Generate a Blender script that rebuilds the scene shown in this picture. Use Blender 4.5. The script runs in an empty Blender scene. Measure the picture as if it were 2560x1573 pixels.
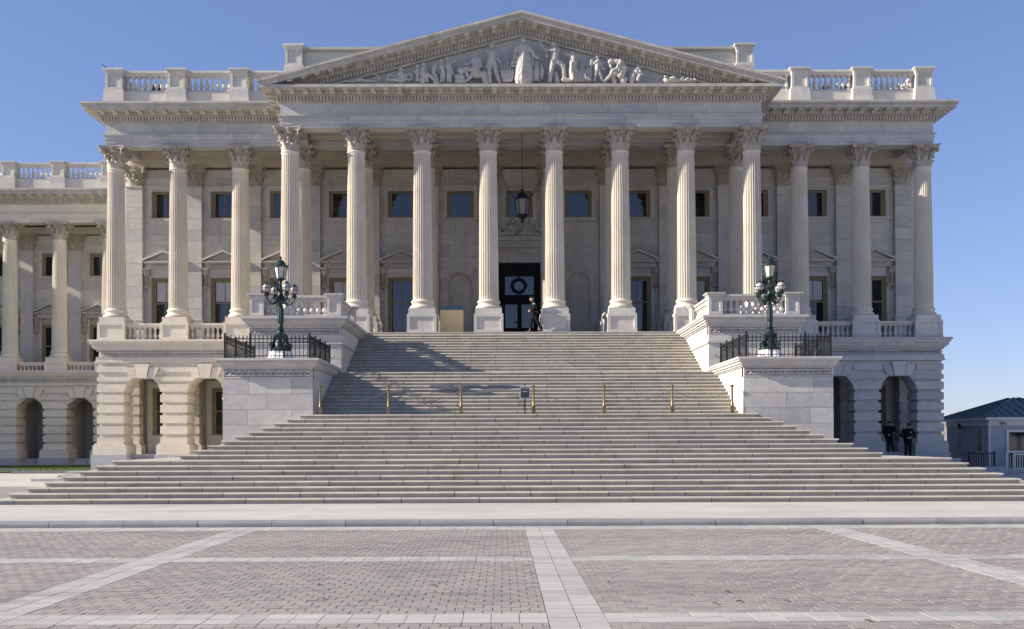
import bpy, bmesh, math, random
from mathutils import Vector, Matrix, noise as mnoise
random.seed(7)
SC = bpy.context.scene
COL = SC.collection
PI = math.pi

# ------------------------------------------------------------------ camera
F_PX = 2552.0
CX, CY = 1267.7, 1083.0
YAW, ROLL, PITCH = -0.0046, -0.0036, 0.0087
CAM = Vector((-0.98, -49.61, 2.05))

def cam_axes():
    def pr(v):
        x, y, z = v
        c, s = math.cos(YAW), math.sin(YAW); x, y = c*x+s*y, -s*x+c*y
        c, s = math.cos(PITCH), math.sin(PITCH); y, z = c*y+s*z, -s*y+c*z
        c, s = math.cos(ROLL), math.sin(ROLL); x, z = c*x+s*z, -s*x+c*z
        return x, y, z
    e = [pr((1, 0, 0)), pr((0, 1, 0)), pr((0, 0, 1))]
    right = Vector([e[i][0] for i in range(3)])
    fwd = Vector([e[i][1] for i in range(3)])
    up = Vector([e[i][2] for i in range(3)])
    return right, fwd, up
_r, _f, _u = cam_axes()
cd = bpy.data.cameras.new('camera')
cam = bpy.data.objects.new('camera', cd)
COL.objects.link(cam)
cam.matrix_world = Matrix(((_r.x, _u.x, -_f.x, CAM.x), (_r.y, _u.y, -_f.y, CAM.y), (_r.z, _u.z, -_f.z, CAM.z), (0, 0, 0, 1)))
cd.sensor_width = 36.0
cd.sensor_fit = 'HORIZONTAL'
cd.lens = 36.0*F_PX/2560.0
cd.shift_x = (1280.0-CX)/2560.0
cd.shift_y = (CY-786.5)/2560.0
cd.clip_start = 0.1
cd.clip_end = 3000
SC.camera = cam

# ------------------------------------------------------------------ sky, sun, exposure
SUN = Vector((7.6, 1.0, -4.1)).normalized()          # direction the light travels
w = bpy.data.worlds.new('World'); SC.world = w; w.use_nodes = True
nt = w.node_tree; nt.nodes.clear()
sky = nt.nodes.new('ShaderNodeTexSky'); sky.sky_type = 'NISHITA'; sky.sun_disc = False
sky.sun_elevation = math.asin(-SUN.z)
sky.sun_rotation = math.atan2(-SUN.x, -SUN.y)
sky.altitude = 30; sky.air_density = 1.0; sky.dust_density = 0.0; sky.ozone_density = 6.0
bg = nt.nodes.new('ShaderNodeBackground'); bg.inputs[1].default_value = 0.104
wo = nt.nodes.new('ShaderNodeOutputWorld')
gm_ = nt.nodes.new('ShaderNodeGamma'); gm_.inputs['Gamma'].default_value = 0.70
tn = nt.nodes.new('ShaderNodeMix'); tn.data_type = 'RGBA'; tn.blend_type = 'MULTIPLY'; tn.inputs[0].default_value = 1.0; tn.inputs[7].default_value = (0.98, 0.95, 1.17, 1)
nt.links.new(sky.outputs[0], gm_.inputs[0]); nt.links.new(gm_.outputs[0], tn.inputs[6]); nt.links.new(tn.outputs[2], bg.inputs[0]); nt.links.new(bg.outputs[0], wo.inputs[0])
sd = bpy.data.lights.new('sun', 'SUN'); sd.energy = 5.0; sd.angle = math.radians(0.53); sd.color = (1.0, 0.91, 0.77)
so = bpy.data.objects.new('sun', sd); COL.objects.link(so)
so.rotation_euler = SUN.to_track_quat('-Z', 'Y').to_euler()
so.location = (-60, -30, 60)
SC.view_settings.view_transform = 'Standard'
SC.view_settings.look = 'None'
SC.view_settings.gamma = 1.0
SC.view_settings.use_curve_mapping = False
SC.view_settings.exposure = 1.0

# ------------------------------------------------------------------ mesh helpers
class MB:
    def __init__(self):
        self.v = []; self.f = []
    def quad(self, a, b, c, d):
        n = len(self.v); self.v += [a, b, c, d]; self.f.append((n, n+1, n+2, n+3)); return self
    def box(self, x0, x1, y0, y1, z0, z1):
        n = len(self.v)
        self.v += [(x0,y0,z0),(x1,y0,z0),(x1,y1,z0),(x0,y1,z0),(x0,y0,z1),(x1,y0,z1),(x1,y1,z1),(x0,y1,z1)]
        for q in ((0,3,2,1),(4,5,6,7),(0,1,5,4),(1,2,6,5),(2,3,7,6),(3,0,4,7)):
            self.f.append(tuple(n+i for i in q))
        return self
    def prism(self, prof, a0, a1, axis):
        """extrude a closed 2-D profile along an axis: x -> prof (y,z); y -> prof (x,z); z -> prof (x,y)"""
        n = len(self.v); m = len(prof)
        for a in (a0, a1):
            for p, q in prof:
                self.v.append((a, p, q) if axis == 'x' else (p, a, q) if axis == 'y' else (p, q, a))
        for i in range(m):
            j = (i+1) % m
            self.f.append((n+i, n+j, n+m+j, n+m+i))
        self.f.append(tuple(n+i for i in range(m))[::-1]); self.f.append(tuple(n+m+i for i in range(m)))
        return self
    def lathe(self, prof, seg=24, c=(0, 0, 0), sx=1, sy=1, rot=0.0):
        n = len(self.v); m = len(prof)
        for k in range(seg):
            a = 2*PI*k/seg+rot
            for r, z in prof:
                self.v.append((c[0]+sx*r*math.cos(a), c[1]+sy*r*math.sin(a), c[2]+z))
        for k in range(seg):
            k2 = (k+1) % seg
            for i in range(m-1):
                self.f.append((n+k*m+i, n+k2*m+i, n+k2*m+i+1, n+k*m+i+1))
        for i in (0, m-1):
            if prof[i][0] > 1e-4:
                self.f.append(tuple(n+k*m+i for k in range(seg)))
        return self
    def tube(self, pts, r, seg=6):
        pts = [Vector(p) for p in pts]; n = len(self.v); N = len(pts)
        rr = r if isinstance(r, (list, tuple)) else [r]*N
        up = Vector((0, 0, 1))
        for i, p in enumerate(pts):
            t = (pts[min(i+1, N-1)]-pts[max(i-1, 0)])
            if t.length < 1e-9: t = Vector((0, 0, 1))
            t.normalize()
            s = t.cross(up)
            if s.length < 1e-3: s = t.cross(Vector((0, 1, 0)))
            s.normalize(); b = s.cross(t)
            for k in range(seg):
                a = 2*PI*k/seg
                self.v.append(tuple(p+(s*math.cos(a)+b*math.sin(a))*rr[i]))
        for i in range(N-1):
            for k in range(seg):
                k2 = (k+1) % seg
                self.f.append((n+i*seg+k, n+i*seg+k2, n+(i+1)*seg+k2, n+(i+1)*seg+k))
        self.f.append(tuple(n+k for k in range(seg))[::-1]); self.f.append(tuple(n+(N-1)*seg+k for k in range(seg)))
        return self
    def capsule(self, a, b, r0, r1, seg=12):
        a = Vector(a); b = Vector(b); t = b-a
        if t.length < 1e-6: t = Vector((0, 0, 1e-4))
        L = t.length; t = t.normalized()
        pts = []; rr = []
        for i in range(5):
            al = PI/2*i/4
            pts.append(a-t*r0*math.cos(al)); rr.append(max(r0*math.sin(al), 1e-3))
        for i in range(5):
            al = PI/2*(4-i)/4
            pts.append(b+t*r1*math.cos(al)); rr.append(max(r1*math.sin(al), 1e-3))
        return self.tube(pts, rr, seg)
    def ball(self, c, r, seg=12, sx=1, sy=1, sz=1):
        m = seg//2+1
        return self.lathe([(max(r*math.sin(PI*i/(m-1)), 1e-5), -sz*r*math.cos(PI*i/(m-1))) for i in range(m)], seg, c, sx, sy)
    def torus(self, c, R, r, seg=16, rs=6, axis='y', rx=1.0, flat=1.0):
        n = len(self.v)
        for i in range(seg):
            a = 2*PI*i/seg
            for j in range(rs):
                b = 2*PI*j/rs
                q = R+r*math.cos(b); h = r*math.sin(b)*flat
                p = (q*math.cos(a)*rx, h, q*math.sin(a)) if axis == 'y' else (q*math.cos(a)*rx, q*math.sin(a), h) if axis == 'z' else (h, q*math.cos(a)*rx, q*math.sin(a))
                self.v.append((c[0]+p[0], c[1]+p[1], c[2]+p[2]))
        for i in range(seg):
            for j in range(rs):
                i2 = (i+1) % seg; j2 = (j+1) % rs
                self.f.append((n+i*rs+j, n+i2*rs+j, n+i2*rs+j2, n+i*rs+j2))
        return self
    def grid(self, P):
        """sheet from a 2-D list of points"""
        n = len(self.v); R = len(P); C = len(P[0])
        for row in P: self.v += [tuple(p) for p in row]
        for i in range(R-1):
            for j in range(C-1):
                self.f.append((n+i*C+j, n+i*C+j+1, n+(i+1)*C+j+1, n+(i+1)*C+j))
        return self
    def xform(self, M, start=0):
        for i in range(start, len(self.v)): self.v[i] = tuple(M @ Vector(self.v[i]))
        return self
    def mesh(self, name, material=None, smooth=None, fix=True):
        me = bpy.data.meshes.new(name)
        me.from_pydata(self.v, [], self.f); me.validate()
        if fix:
            bm = bmesh.new(); bm.from_mesh(me); bmesh.ops.recalc_face_normals(bm, faces=bm.faces)
            if smooth is not None:
                for e in bm.edges:
                    if len(e.link_faces) == 2 and e.calc_face_angle(0) > math.radians(smooth): e.smooth = False
                for f in bm.faces: f.smooth = True
            bm.to_mesh(me); bm.free()
        elif smooth is not None:
            me.polygons.foreach_set('use_smooth', [True]*len(me.polygons))
        if material: me.materials.append(material)
        return me

WL = {}                                                # world position of everything linked
def link(o, parent=None, loc=(0, 0, 0)):
    COL.objects.link(o)
    loc = Vector(loc)
    WL[o.name] = loc
    if parent is not None:
        o.parent = parent; o.location = loc-WL[parent.name]
    else:
        o.location = loc
    return o
def tag(o, label=None, cat=None, group=None, kind=None):
    if label: o['label'] = label
    if cat: o['category'] = cat
    if group: o['group'] = group
    if kind: o['kind'] = kind
    return o
def thing(name, label, cat, loc=(0, 0, 0), group=None):
    o = bpy.data.objects.new(name, None); o.empty_display_size = 0.3
    link(o, None, loc); return tag(o, label, cat, group)
def part(name, mb, material, parent=None, loc=None, smooth=None, kind=None, fix=True):
    """mb holds world coordinates; the object sits at its parent's place (or loc)"""
    if loc is None: loc = WL[parent.name] if parent is not None else Vector((0, 0, 0))
    loc = Vector(loc)
    mb.v = [(x-loc.x, y-loc.y, z-loc.z) for x, y, z in mb.v]
    o = bpy.data.objects.new(name, mb.mesh(name, material, smooth, fix))
    link(o, parent, loc)
    if kind: o['kind'] = kind
    return o
def inst(name, me, parent, loc, rotz=0.0, scale=(1, 1, 1)):
    o = bpy.data.objects.new(name, me); link(o, parent, loc)
    o.rotation_euler = (0, 0, rotz); o.scale = scale
    return o
_cubes = {}
def unit_cube(material):
    if material.name not in _cubes:
        _cubes[material.name] = MB().box(-.5, .5, -.5, .5, -.5, .5).mesh('block', material)
    return _cubes[material.name]
def pieces(parent, name, boxes, material, limit=300, rest='field'):
    """each box one object that shares a cube; those past the limit joined as stuff"""
    def size(b):
        d = max(5.0, (b[2]+b[3])/2-CAM.y)
        if abs((b[0]+b[1])/2-CAM.x) > 0.53*d+0.3: return 0
        return (b[1]-b[0])*(max(b[5]-b[4], (b[3]-b[2])*2/d))/d**2
    bs = sorted(boxes, key=size, reverse=True)
    me = unit_cube(material)
    for b in bs[:limit]:
        inst(name, me, parent, ((b[0]+b[1])/2, (b[2]+b[3])/2, (b[4]+b[5])/2), 0, (b[1]-b[0], b[3]-b[2], b[5]-b[4]))
    if bs[limit:]:
        m = MB()
        for b in bs[limit:]: m.box(*b)
        part(name+'_'+rest, m, material, parent, kind='stuff', fix=False)
def remesh(mb, voxel, name, material, parent=None, loc=None, smooth=3, fold=0.0):
    if loc is None: loc = WL[parent.name] if parent is not None else (0, 0, 0)
    loc = Vector(loc)
    mb.v = [(x-loc.x, y-loc.y, z-loc.z) for x, y, z in mb.v]
    t = bpy.data.objects.new('tmp', mb.mesh('tmp')); COL.objects.link(t)
    r = t.modifiers.new('r', 'REMESH'); r.mode = 'VOXEL'; r.voxel_size = voxel
    if smooth:
        s = t.modifiers.new('s', 'SMOOTH'); s.iterations = smooth; s.factor = 0.5
    dg = bpy.context.evaluated_depsgraph_get()
    me = bpy.data.meshes.new_from_object(t.evaluated_get(dg))
    bpy.data.objects.remove(t)
    if fold:
        nr = [v.normal.copy() for v in me.vertices]
        for v, vn in zip(me.vertices, nr):
            c = v.co; q = mnoise.noise(Vector((c.x*15+loc.x, c.y*15, c.z*4.0)))+.5*mnoise.noise(Vector((c.x*34, c.y*34, c.z*14+loc.x)))
            v.co = c+vn*q*fold
    me.name = name; me.materials.clear(); me.materials.append(material)
    me.polygons.foreach_set('use_smooth', [True]*len(me.polygons))
    o = bpy.data.objects.new(name, me)
    return link(o, parent, loc)

# ------------------------------------------------------------------ materials
def new_mat(name):
    m = bpy.data.materials.new(name); m.use_nodes = True
    return m, m.node_tree, m.node_tree.nodes['Principled BSDF']
def nd(t, kind, **kw):
    n = t.nodes.new(kind)
    for k, v in kw.items(): setattr(n, k, v)
    return n
def ramp(t, src, stops):
    r = nd(t, 'ShaderNodeValToRGB'); e = r.color_ramp.elements
    e[0].position, e[0].color = stops[0][0], (*stops[0][1], 1)
    e[1].position, e[1].color = stops[-1][0], (*stops[-1][1], 1)
    for p, c in stops[1:-1]:
        x = e.new(p); x.color = (*c, 1)
    t.links.new(src, r.inputs[0]); return r.outputs[0]
def mixc(t, a, b, fac, mode='MIX'):
    m = nd(t, 'ShaderNodeMix', data_type='RGBA', blend_type=mode)
    for i, s in ((6, a), (7, b)):
        if isinstance(s, tuple): m.inputs[i].default_value = (*s, 1)
        else: t.links.new(s, m.inputs[i])
    if isinstance(fac, float): m.inputs[0].default_value = fac
    else: t.links.new(fac, m.inputs[0])
    return m.outputs[2]
def noise(t, vec, scale, detail=5, rough=0.55, stretch=None, distort=0.0):
    if stretch:
        mp = nd(t, 'ShaderNodeMapping'); mp.inputs['Scale'].default_value = stretch
        t.links.new(vec, mp.inputs[0]); vec = mp.outputs[0]
    n = nd(t, 'ShaderNodeTexNoise'); n.inputs['Scale'].default_value = scale
    n.inputs['Detail'].default_value = detail; n.inputs['Roughness'].default_value = rough; n.inputs['Distortion'].default_value = distort
    t.links.new(vec, n.inputs['Vector']); return n.outputs['Fac']
def stone(name, c1, c2, rough=0.75, scale=0.7, vein=0.0, veincol=(.36,.37,.40), streak=0.0, streakcol=(.25,.22,.17), rnd=0.1, bump=0.12, bscale=35.0, spec=0.35, grain=0.0, stain=0.0):
    m, t, p = new_mat(name)
    g = nd(t, 'ShaderNodeNewGeometry'); oi = nd(t, 'ShaderNodeObjectInfo')
    pos = g.outputs['Position']
    # shift the pattern from block to block
    mul = nd(t, 'ShaderNodeMath', operation='MULTIPLY'); t.links.new(oi.outputs['Random'], mul.inputs[0]); mul.inputs[1].default_value = 37.0
    add = nd(t, 'ShaderNodeVectorMath', operation='ADD'); t.links.new(pos, add.inputs[0]); t.links.new(mul.outputs[0], add.inputs[1])
    vec = add.outputs[0]
    col = mixc(t, c1, c2, ramp(t, noise(t, vec, scale, 6), [(.32, (0,0,0)), (.68, (1,1,1))]))
    if vein:
        v = noise(t, vec, scale*1.3, 7, 0.6, (1, 1, 1.8), 0.9)
        vr = ramp(t, v, [(.44, (0,0,0)), (.5, (vein,)*3), (.56, (0,0,0))])
        col = mixc(t, col, veincol, vr)
    if streak:
        s = noise(t, pos, 1.0, 5, 0.6, (2.2, 2.2, 0.22))
        s2 = noise(t, pos, 0.5, 3)
        sr = ramp(t, s, [(.5, (0,0,0)), (.75, (streak,)*3)])
        sr = mixc(t, sr, ramp(t, s2, [(.35, (0,0,0)), (.65, (1,1,1))]), 1.0, 'MULTIPLY')
        col = mixc(t, col, streakcol, sr)
    if grain:
        gr = noise(t, pos, 90.0, 2, 0.7)
        col = mixc(t, col, ramp(t, gr, [(.3, (1-grain,)*3), (.7, (1+grain*.4,)*3)]), 1.0, 'MULTIPLY')
    if stain:
        a = noise(t, pos, 1.0, 6, 0.6, (.16, .55, 1))
        b = noise(t, pos, 1.0, 4, 0.6, (.9, .9, 1))
        col = mixc(t, col, ramp(t, a, [(.38, (1+stain*.25,)*3), (.5, (1, 1, 1)), (.66, (1-stain,)*3)]), 1.0, 'MULTIPLY')
        col = mixc(t, col, ramp(t, b, [(.60, (1, 1, 1)), (.72, (1-stain*1.1,)*3)]), 1.0, 'MULTIPLY')
    # block-to-block tone
    sm = nd(t, 'ShaderNodeMath', operation='ADD'); t.links.new(oi.outputs['Random'], sm.inputs[0]); t.links.new(g.outputs['Random Per Island'], sm.inputs[1])
    fr = nd(t, 'ShaderNodeMath', operation='FRACT'); t.links.new(sm.outputs[0], fr.inputs[0])
    tone = ramp(t, fr.outputs[0], [(0, (1-rnd, 1-rnd, 1-rnd*.8)), (.5, (1, 1, 1)), (1, (1+rnd*.5, 1+rnd*.45, 1+rnd*.3))])
    col = mixc(t, col, tone, 1.0, 'MULTIPLY')
    t.links.new(col, p.inputs['Base Color'])
    p.inputs['Roughness'].default_value = rough; p.inputs['Specular IOR Level'].default_value = spec
    if bump:
        b = nd(t, 'ShaderNodeBump'); b.inputs['Strength'].default_value = bump; b.inputs['Distance'].default_value = 0.02
        t.links.new(noise(t, pos, bscale, 4), b.inputs['Height']); t.links.new(b.outputs[0], p.inputs['Normal'])
    return m
def plain(name, col, rough=0.5, metal=0.0, spec=0.5, var=0.15, scale=6.0, emit=0.0, col2=None):
    m, t, p = new_mat(name)
    g = nd(t, 'ShaderNodeNewGeometry')
    c2 = col2 or tuple(x*(1-var) for x in col)
    c = mixc(t, col, c2, ramp(t, noise(t, g.outputs['Position'], scale, 4), [(.35, (0,0,0)), (.65, (1,1,1))]))
    t.links.new(c, p.inputs['Base Color'])
    p.inputs['Roughness'].default_value = rough; p.inputs['Metallic'].default_value = metal; p.inputs['Specular IOR Level'].default_value = spec
    if emit:
        p.inputs['Emission Color'].default_value = (*col, 1); p.inputs['Emission Strength'].default_value = emit
    return m

M = {}
M['wall'] = stone('marble_wall', (.62,.585,.53), (.545,.51,.455), vein=.34, streak=.32, rnd=.14)
M['column'] = stone('marble_column', (.68,.61,.51), (.60,.535,.435), scale=.9, vein=.12, streak=.25, rnd=.07)
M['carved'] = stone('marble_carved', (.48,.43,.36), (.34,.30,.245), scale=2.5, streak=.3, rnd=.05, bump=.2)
M['entab'] = stone('marble_entablature', (.535,.52,.50), (.42,.415,.41), scale=.8, vein=.5, streak=.2, rnd=.14)
M['cornice'] = stone('marble_weathered', (.54,.505,.45), (.39,.365,.315), scale=1.6, vein=.15, streak=.55, streakcol=(.22,.19,.14), rnd=.09, bump=.25)
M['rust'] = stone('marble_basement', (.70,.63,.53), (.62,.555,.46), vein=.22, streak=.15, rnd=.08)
M['block'] = stone('marble_block', (.60,.565,.52), (.515,.485,.45), scale=.5, vein=.42, streak=.30, rnd=.15)
M['granite'] = stone('granite_base', (.46,.46,.46), (.38,.38,.39), scale=2, rnd=.08, grain=.25)
M['step'] = stone('granite_step', (.475,.445,.395), (.39,.362,.315), scale=1.6, streak=.65, streakcol=(.24,.18,.11), rnd=.12, bump=.2, grain=.22)
M['tymp'] = stone('tympanum_marble', (.52,.51,.495), (.44,.435,.425), scale=.6, vein=.3, rnd=.05)
M['statue'] = stone('statue_marble', (.51,.485,.445), (.40,.38,.35), scale=3, rnd=.05, bump=.9, bscale=13)
M['ceiling'] = stone('ceiling_stone', (.54,.49,.43), (.47,.425,.365), scale=.8, rnd=.06)
M['paver'] = stone('brick_paver', (.312,.277,.265), (.266,.242,.233), scale=.22, rnd=.16, bump=.3, bscale=60, grain=.25, rough=.85, stain=.17)
M['slab'] = stone('paving_slab', (.425,.413,.395), (.365,.355,.34), scale=.6, rnd=.12, bump=.2, grain=.2, rough=.8, stain=.18)
M['joint'] = stone('joint_sand', (.20,.18,.165), (.12,.11,.10), scale=3, rnd=0, rough=.95)
M['walk'] = stone('sidewalk_concrete', (.46,.44,.41), (.405,.387,.36), scale=.5, rnd=.05, streak=0, grain=.12, rough=.85, stain=.14)
M['kerb'] = stone('kerb_granite', (.26,.255,.265), (.20,.197,.205), scale=1.5, rnd=.10, grain=.25)
M['ochre'] = plain('ochre_frame', (.29,.24,.12), .45, var=.2)
M['glass'] = plain('window_glass', (.006,.010,.022), .03, spec=.6, var=.3, scale=.6)
M['glass'].node_tree.nodes['Principled BSDF'].inputs['IOR'].default_value = 1.8
M['blind'] = plain('white_blind', (.55,.56,.58), .8)
M['bronze'] = plain('green_bronze', (.008,.019,.017), .42, .35, var=0, col2=(.028,.058,.05), scale=9)
M['iron'] = plain('black_iron', (.010,.011,.013), .45, .2)
M['darkwood'] = plain('dark_door', (.008,.009,.012), .6, 0, .2)
M['globe'] = plain('globe_glass', (.46,.43,.44), .22, var=.06)
M['lampglass'] = plain('lantern_glass', (.55,.53,.50), .3, var=.1)
M['lampglass_dim'] = plain('smoked_lantern_glass', (.22,.21,.20), .3, var=.1)
M['glow'] = plain('lit_lamp', (1.0,.62,.28), .4, emit=2.5)
M['brass'] = plain('brass_post', (.27,.195,.09), .45, .6, var=.35, scale=14)
M['chain'] = plain('dull_chain', (.20,.17,.12), .6, .4, var=.3, scale=14)
M['cream'] = plain('cream_panel', (.80,.60,.31), .6, var=.06)
M['tealglass'] = plain('teal_glass', (.05,.14,.16), .08, var=.1)
M['navy'] = plain('navy_cloth', (.009,.010,.016), .9, 0, .2, var=.4, scale=20)
M['trouser'] = plain('dark_trousers', (.008,.009,.013), .9, 0, .2, var=.4, scale=20)
M['leather'] = plain('black_leather', (.008,.008,.009), .35)
M['skin'] = plain('skin', (.45,.27,.19), .55, var=.1)
M['badge'] = plain('white_patch', (.7,.7,.75), .5)
M['grass'] = plain('grass', (.10,.16,.035), .9, var=.45, scale=8)
M['siding'] = stone('grey_siding', (.34,.37,.42), (.31,.34,.38), scale=1.2, rnd=.05, bump=.05)
M['trim'] = plain('white_trim', (.55,.57,.60), .55, var=.06)
M['roofmetal'] = plain('teal_metal_roof', (.06,.115,.125), .45, .2, var=.15, scale=1.5)
M['signface'] = plain('sign_face', (.030,.033,.045), .5, var=.1)
M['white'] = plain('white_paint', (.78,.78,.77), .5, var=.05)
M['leaf'] = plain('dry_leaf', (.12,.055,.025), .8, var=.4)
M['bark'] = plain('pale_bark', (.42,.36,.28), .9, var=.35)
M['treebelt'] = plain('winter_foliage', (.055,.055,.030), .9, var=.5, scale=.5)
M['foil'] = plain('wreath_green', (.012,.028,.018), .8, var=.5, scale=25)
# ------------------------------------------------------------------ shared carved meshes
A = 3.27                                                # bay
FL = 7.41                                               # porch floor
ZB, ZC = 8.61, 17.55                                    # underside of column bases, top of capitals
YF, YS, YW = 0.93, 4.07, 6.95                           # front columns, rear columns, wall face
G = 0.009                                               # open joint

def shaft_mesh(h=7.36, r0=.495, r1=.415, fl=24):
    mb = MB(); zs = [0, .05, .12, .3, 1.5, 3, 4.5, 6, h-.34, h-.16, h-.08, h]
    P = []
    for z in zs:
        t = z/h
        r = r0+(r1-r0)*(t**1.6)
        d = 0.0 if z < .05 or z > h-.1 else (.6 if (z < .15 or z > h-.2) else 1.0)
        row = []
        for k in range(fl):
            a0 = 2*PI*k/fl
            for q, dep in ((-.5, 0), (-.36, 0), (-.2, .8), (0, 1), (.2, .8), (.36, 0)):
                rr = r-.062*dep*d*(r/r0)
                a = a0+q*2*PI/fl
                row.append((rr*math.cos(a), rr*math.sin(a), z))
        row.append(row[0]); P.append(row)
    mb.grid(P)
    # collars at both ends
    mb.lathe([(r0+.035, -.02), (r0+.04, .02), (r0+.01, .05), (r0-.03, .055)], 36)
    mb.lathe([(r1-.02, h-.07), (r1+.02, h-.05), (r1+.045, h-.015), (r1+.045, h+.01), (r1+.02, h+.04), (r1-.05, h+.04)], 36)
    return mb.mesh('shaft', M['column'], 40)
def base_mesh():
    p = [(.50, .46)]
    def tor(rc, zc, r, a0=90, a1=-90, n=7):
        return [(rc+r*math.cos(math.radians(a0+(a1-a0)*i/(n-1))), zc+r*math.sin(math.radians(a0+(a1-a0)*i/(n-1)))) for i in range(n)]
    p += [(.535, .44), (.535, .41)] + tor(.535, .355, .05) + [(.545, .29), (.53, .25), (.54, .205), (.575, .19), (.575, .165)] + tor(.565, .085, .08)
    p += [(.50, 0)]
    return MB().lathe(p[::-1], 40).mesh('base', M['column'], 50)
def pedestal_mesh(wd=1.44, h=.92, hc=.28, wc=1.30, rec=.05, mt='wall'):
    """die with recessed panels on four sides, a narrower block on top"""
    bm = bmesh.new(); bmesh.ops.create_cube(bm, size=1.0)
    for v in bm.verts: v.co = Vector((v.co.x*wd, v.co.y*wd, (v.co.z+.5)*h))
    side = [f for f in bm.faces if abs(f.normal.z) < .5]
    for f in side:
        r = bmesh.ops.inset_individual(bm, faces=[f], thickness=.20, depth=0)
        bmesh.ops.inset_individual(bm, faces=[f], thickness=.012, depth=-rec)
    tmp = bpy.data.meshes.new('t'); bm.to_mesh(tmp); bm.free()
    mb = MB(); mb.v = [tuple(v.co) for v in tmp.vertices]; mb.f = [tuple(p.vertices) for p in tmp.polygons]
    bpy.data.meshes.remove(tmp)
    c = wc/2
    mb.box(-c, c, -c, c, h+.001, h+hc)
    mb.box(-wd/2-.02, wd/2+.02, -wd/2-.02, wd/2+.02, -.0, .06)
    return mb.mesh('pedestal', M[mt])
def leaf(mb, ang, z0, h, r0, r1, wd, seg=9, tip=.09):
    """one acanthus leaf: a lobed curved blade that curls over at its tip"""
    c, s = math.cos(ang), math.sin(ang)
    for side in (0, 1):
        P = []
        for i in range(seg+3):
            t = i/seg
            if t <= 1:
                z = z0+h*t; r = r0+(r1-r0)*t**3; lob = 1-.28*abs(math.sin(t*PI*3.0)); ww = wd*(1-.45*t*t)*lob
            else:
                q = (t-1)*seg/2
                z = z0+h-.035*q-h*.10*q*q; r = r1+tip*q-.02*q*q; ww = wd*.5*(1-.55*q)
            row = []
            for j in range(7):
                u = -1+j/3
                rr = r+.035*(1-abs(u))-.03*abs(u)**2+(.018 if j in (1, 5) else 0)-side*.03
                x, y = rr, u*ww/2
                row.append((c*x-s*y, s*x+c*y, z))
            P.append(row)
        mb.grid(P)
def capital_mesh():
    H = 1.16
    mb = MB()
    mb.lathe([(.38, -.02), (.40, 0), (.385, .3), (.39, .6), (.44, .82), (.55, .97), (.60, 1.0), (.3, 1.0)], 32)
    for k in range(8): leaf(mb, k*PI/4+PI/8, .0, .40, .41, .50, .34, tip=.085)
    for k in range(8): leaf(mb, k*PI/4, .0, .68, .40, .545, .34, tip=.095)
    def spiral(cx, cz, R, turns, n, start, ang, th, rad, flip=1):
        pts = []; rr = []
        for i in range(n):
            t = i/(n-1); a = start+flip*turns*2*PI*t; r = R*(1-.82*t)
            x = cx+r*math.cos(a); z = cz+r*math.sin(a)
            pts.append((x*math.cos(ang), x*math.sin(ang), z)); rr.append(rad*(1-.45*t))
        return pts, rr
    for k in range(4):
        ang = PI/4+k*PI/2
        for off in (-.10, .10):
            a2 = ang+off
            pts, rr = spiral(.735, .87, .115, 1.6, 22, PI*.62, a2, 0, .036, -1)
            stem = [(.47*math.cos(a2+off*2.4), .47*math.sin(a2+off*2.4), .50), (.53*math.cos(a2+off*1.4), .53*math.sin(a2+off*1.4), .70), (.60*math.cos(a2+off*.5), .60*math.sin(a2+off*.5), .86)]
            mb.tube(stem+pts, [.03, .035, .037]+rr, 6)
        leaf(mb, ang, .55, .32, .50, .70, .20, seg=6, tip=.05)
        # inner helices and the flower in the middle of each side
        fa = k*PI/2
        for sgn in (-1, 1):
            pts = []
            for i in range(16):
                t = i/15; a = PI/2*1.0+sgn*(-1)*0+(-sgn)*(1.35*2*PI*t); r = .075*(1-.8*t)
                lx = sgn*.10+r*math.cos(a); z = .90+r*math.sin(a)
                pts.append((.60*math.cos(fa)-lx*math.sin(fa), .60*math.sin(fa)+lx*math.cos(fa), z))
            s0 = (.47*math.cos(fa)-sgn*.2*math.sin(fa), .47*math.sin(fa)+sgn*.2*math.cos(fa), .60)
            mb.tube([s0]+pts, [.022]+[.026*(1-.4*i/15) for i in range(16)], 5)
        st = len(mb.v)
        mb.torus((0, 0, 0), .062, .028, 14, 6, 'x'); mb.ball((.0, 0, 0), .035, 8)
        mb.box(-.06, -.005, -.045, .045, -.26, -.06)
        mb.xform(Matrix.Rotation(fa, 4, 'Z') @ Matrix.Translation((.625, 0, 1.085)), st)
    # abacus with concave sides and cut corners
    def abac(cn, cut, dip, z0, z1):
        prof = []
        for k in range(4):
            ang = k*PI/2
            for i in range(9):
                u = -1+2*i/8
                x = cn-dip*(1-u*u); y = u*(cn-cut)
                prof.append((x*math.cos(ang)-y*math.sin(ang), x*math.sin(ang)+y*math.cos(ang)))
        mb.prism(prof, z0, z1, 'z')
    abac(.665, .06, .115, 1.00, 1.075); abac(.70, .06, .12, 1.076, 1.12); abac(.725, .065, .12, 1.121, H)
    return mb.mesh('capital', M['carved'], 50)
def baluster_mesh(h, mt='wall', r=.115):
    k = h
    pr = [(.0, 0), (r*.98, 0), (r*.98, .07*k), (r*.8, .08*k), (r*.86, .11*k), (r*.62, .14*k), (r*.55, .17*k), (r*.8, .22*k), (r*1.0, .30*k), (r*1.0, .36*k), (r*.82, .46*k), (r*.56, .60*k), (r*.46, .72*k), (r*.48, .80*k), (r*.72, .82*k), (r*.72, .85*k), (r*.52, .865*k), (r*.7, .91*k), (r*.9, .93*k), (r*.9, k), (0, k)]
    mb = MB().lathe(pr, 14)
    mb.box(-r, r, -r, r, 0.001, .075*k); mb.box(-r*.92, r*.92, -r*.92, r*.92, .925*k, k-.001)
    return mb.mesh('baluster', M[mt], 50)
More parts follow.
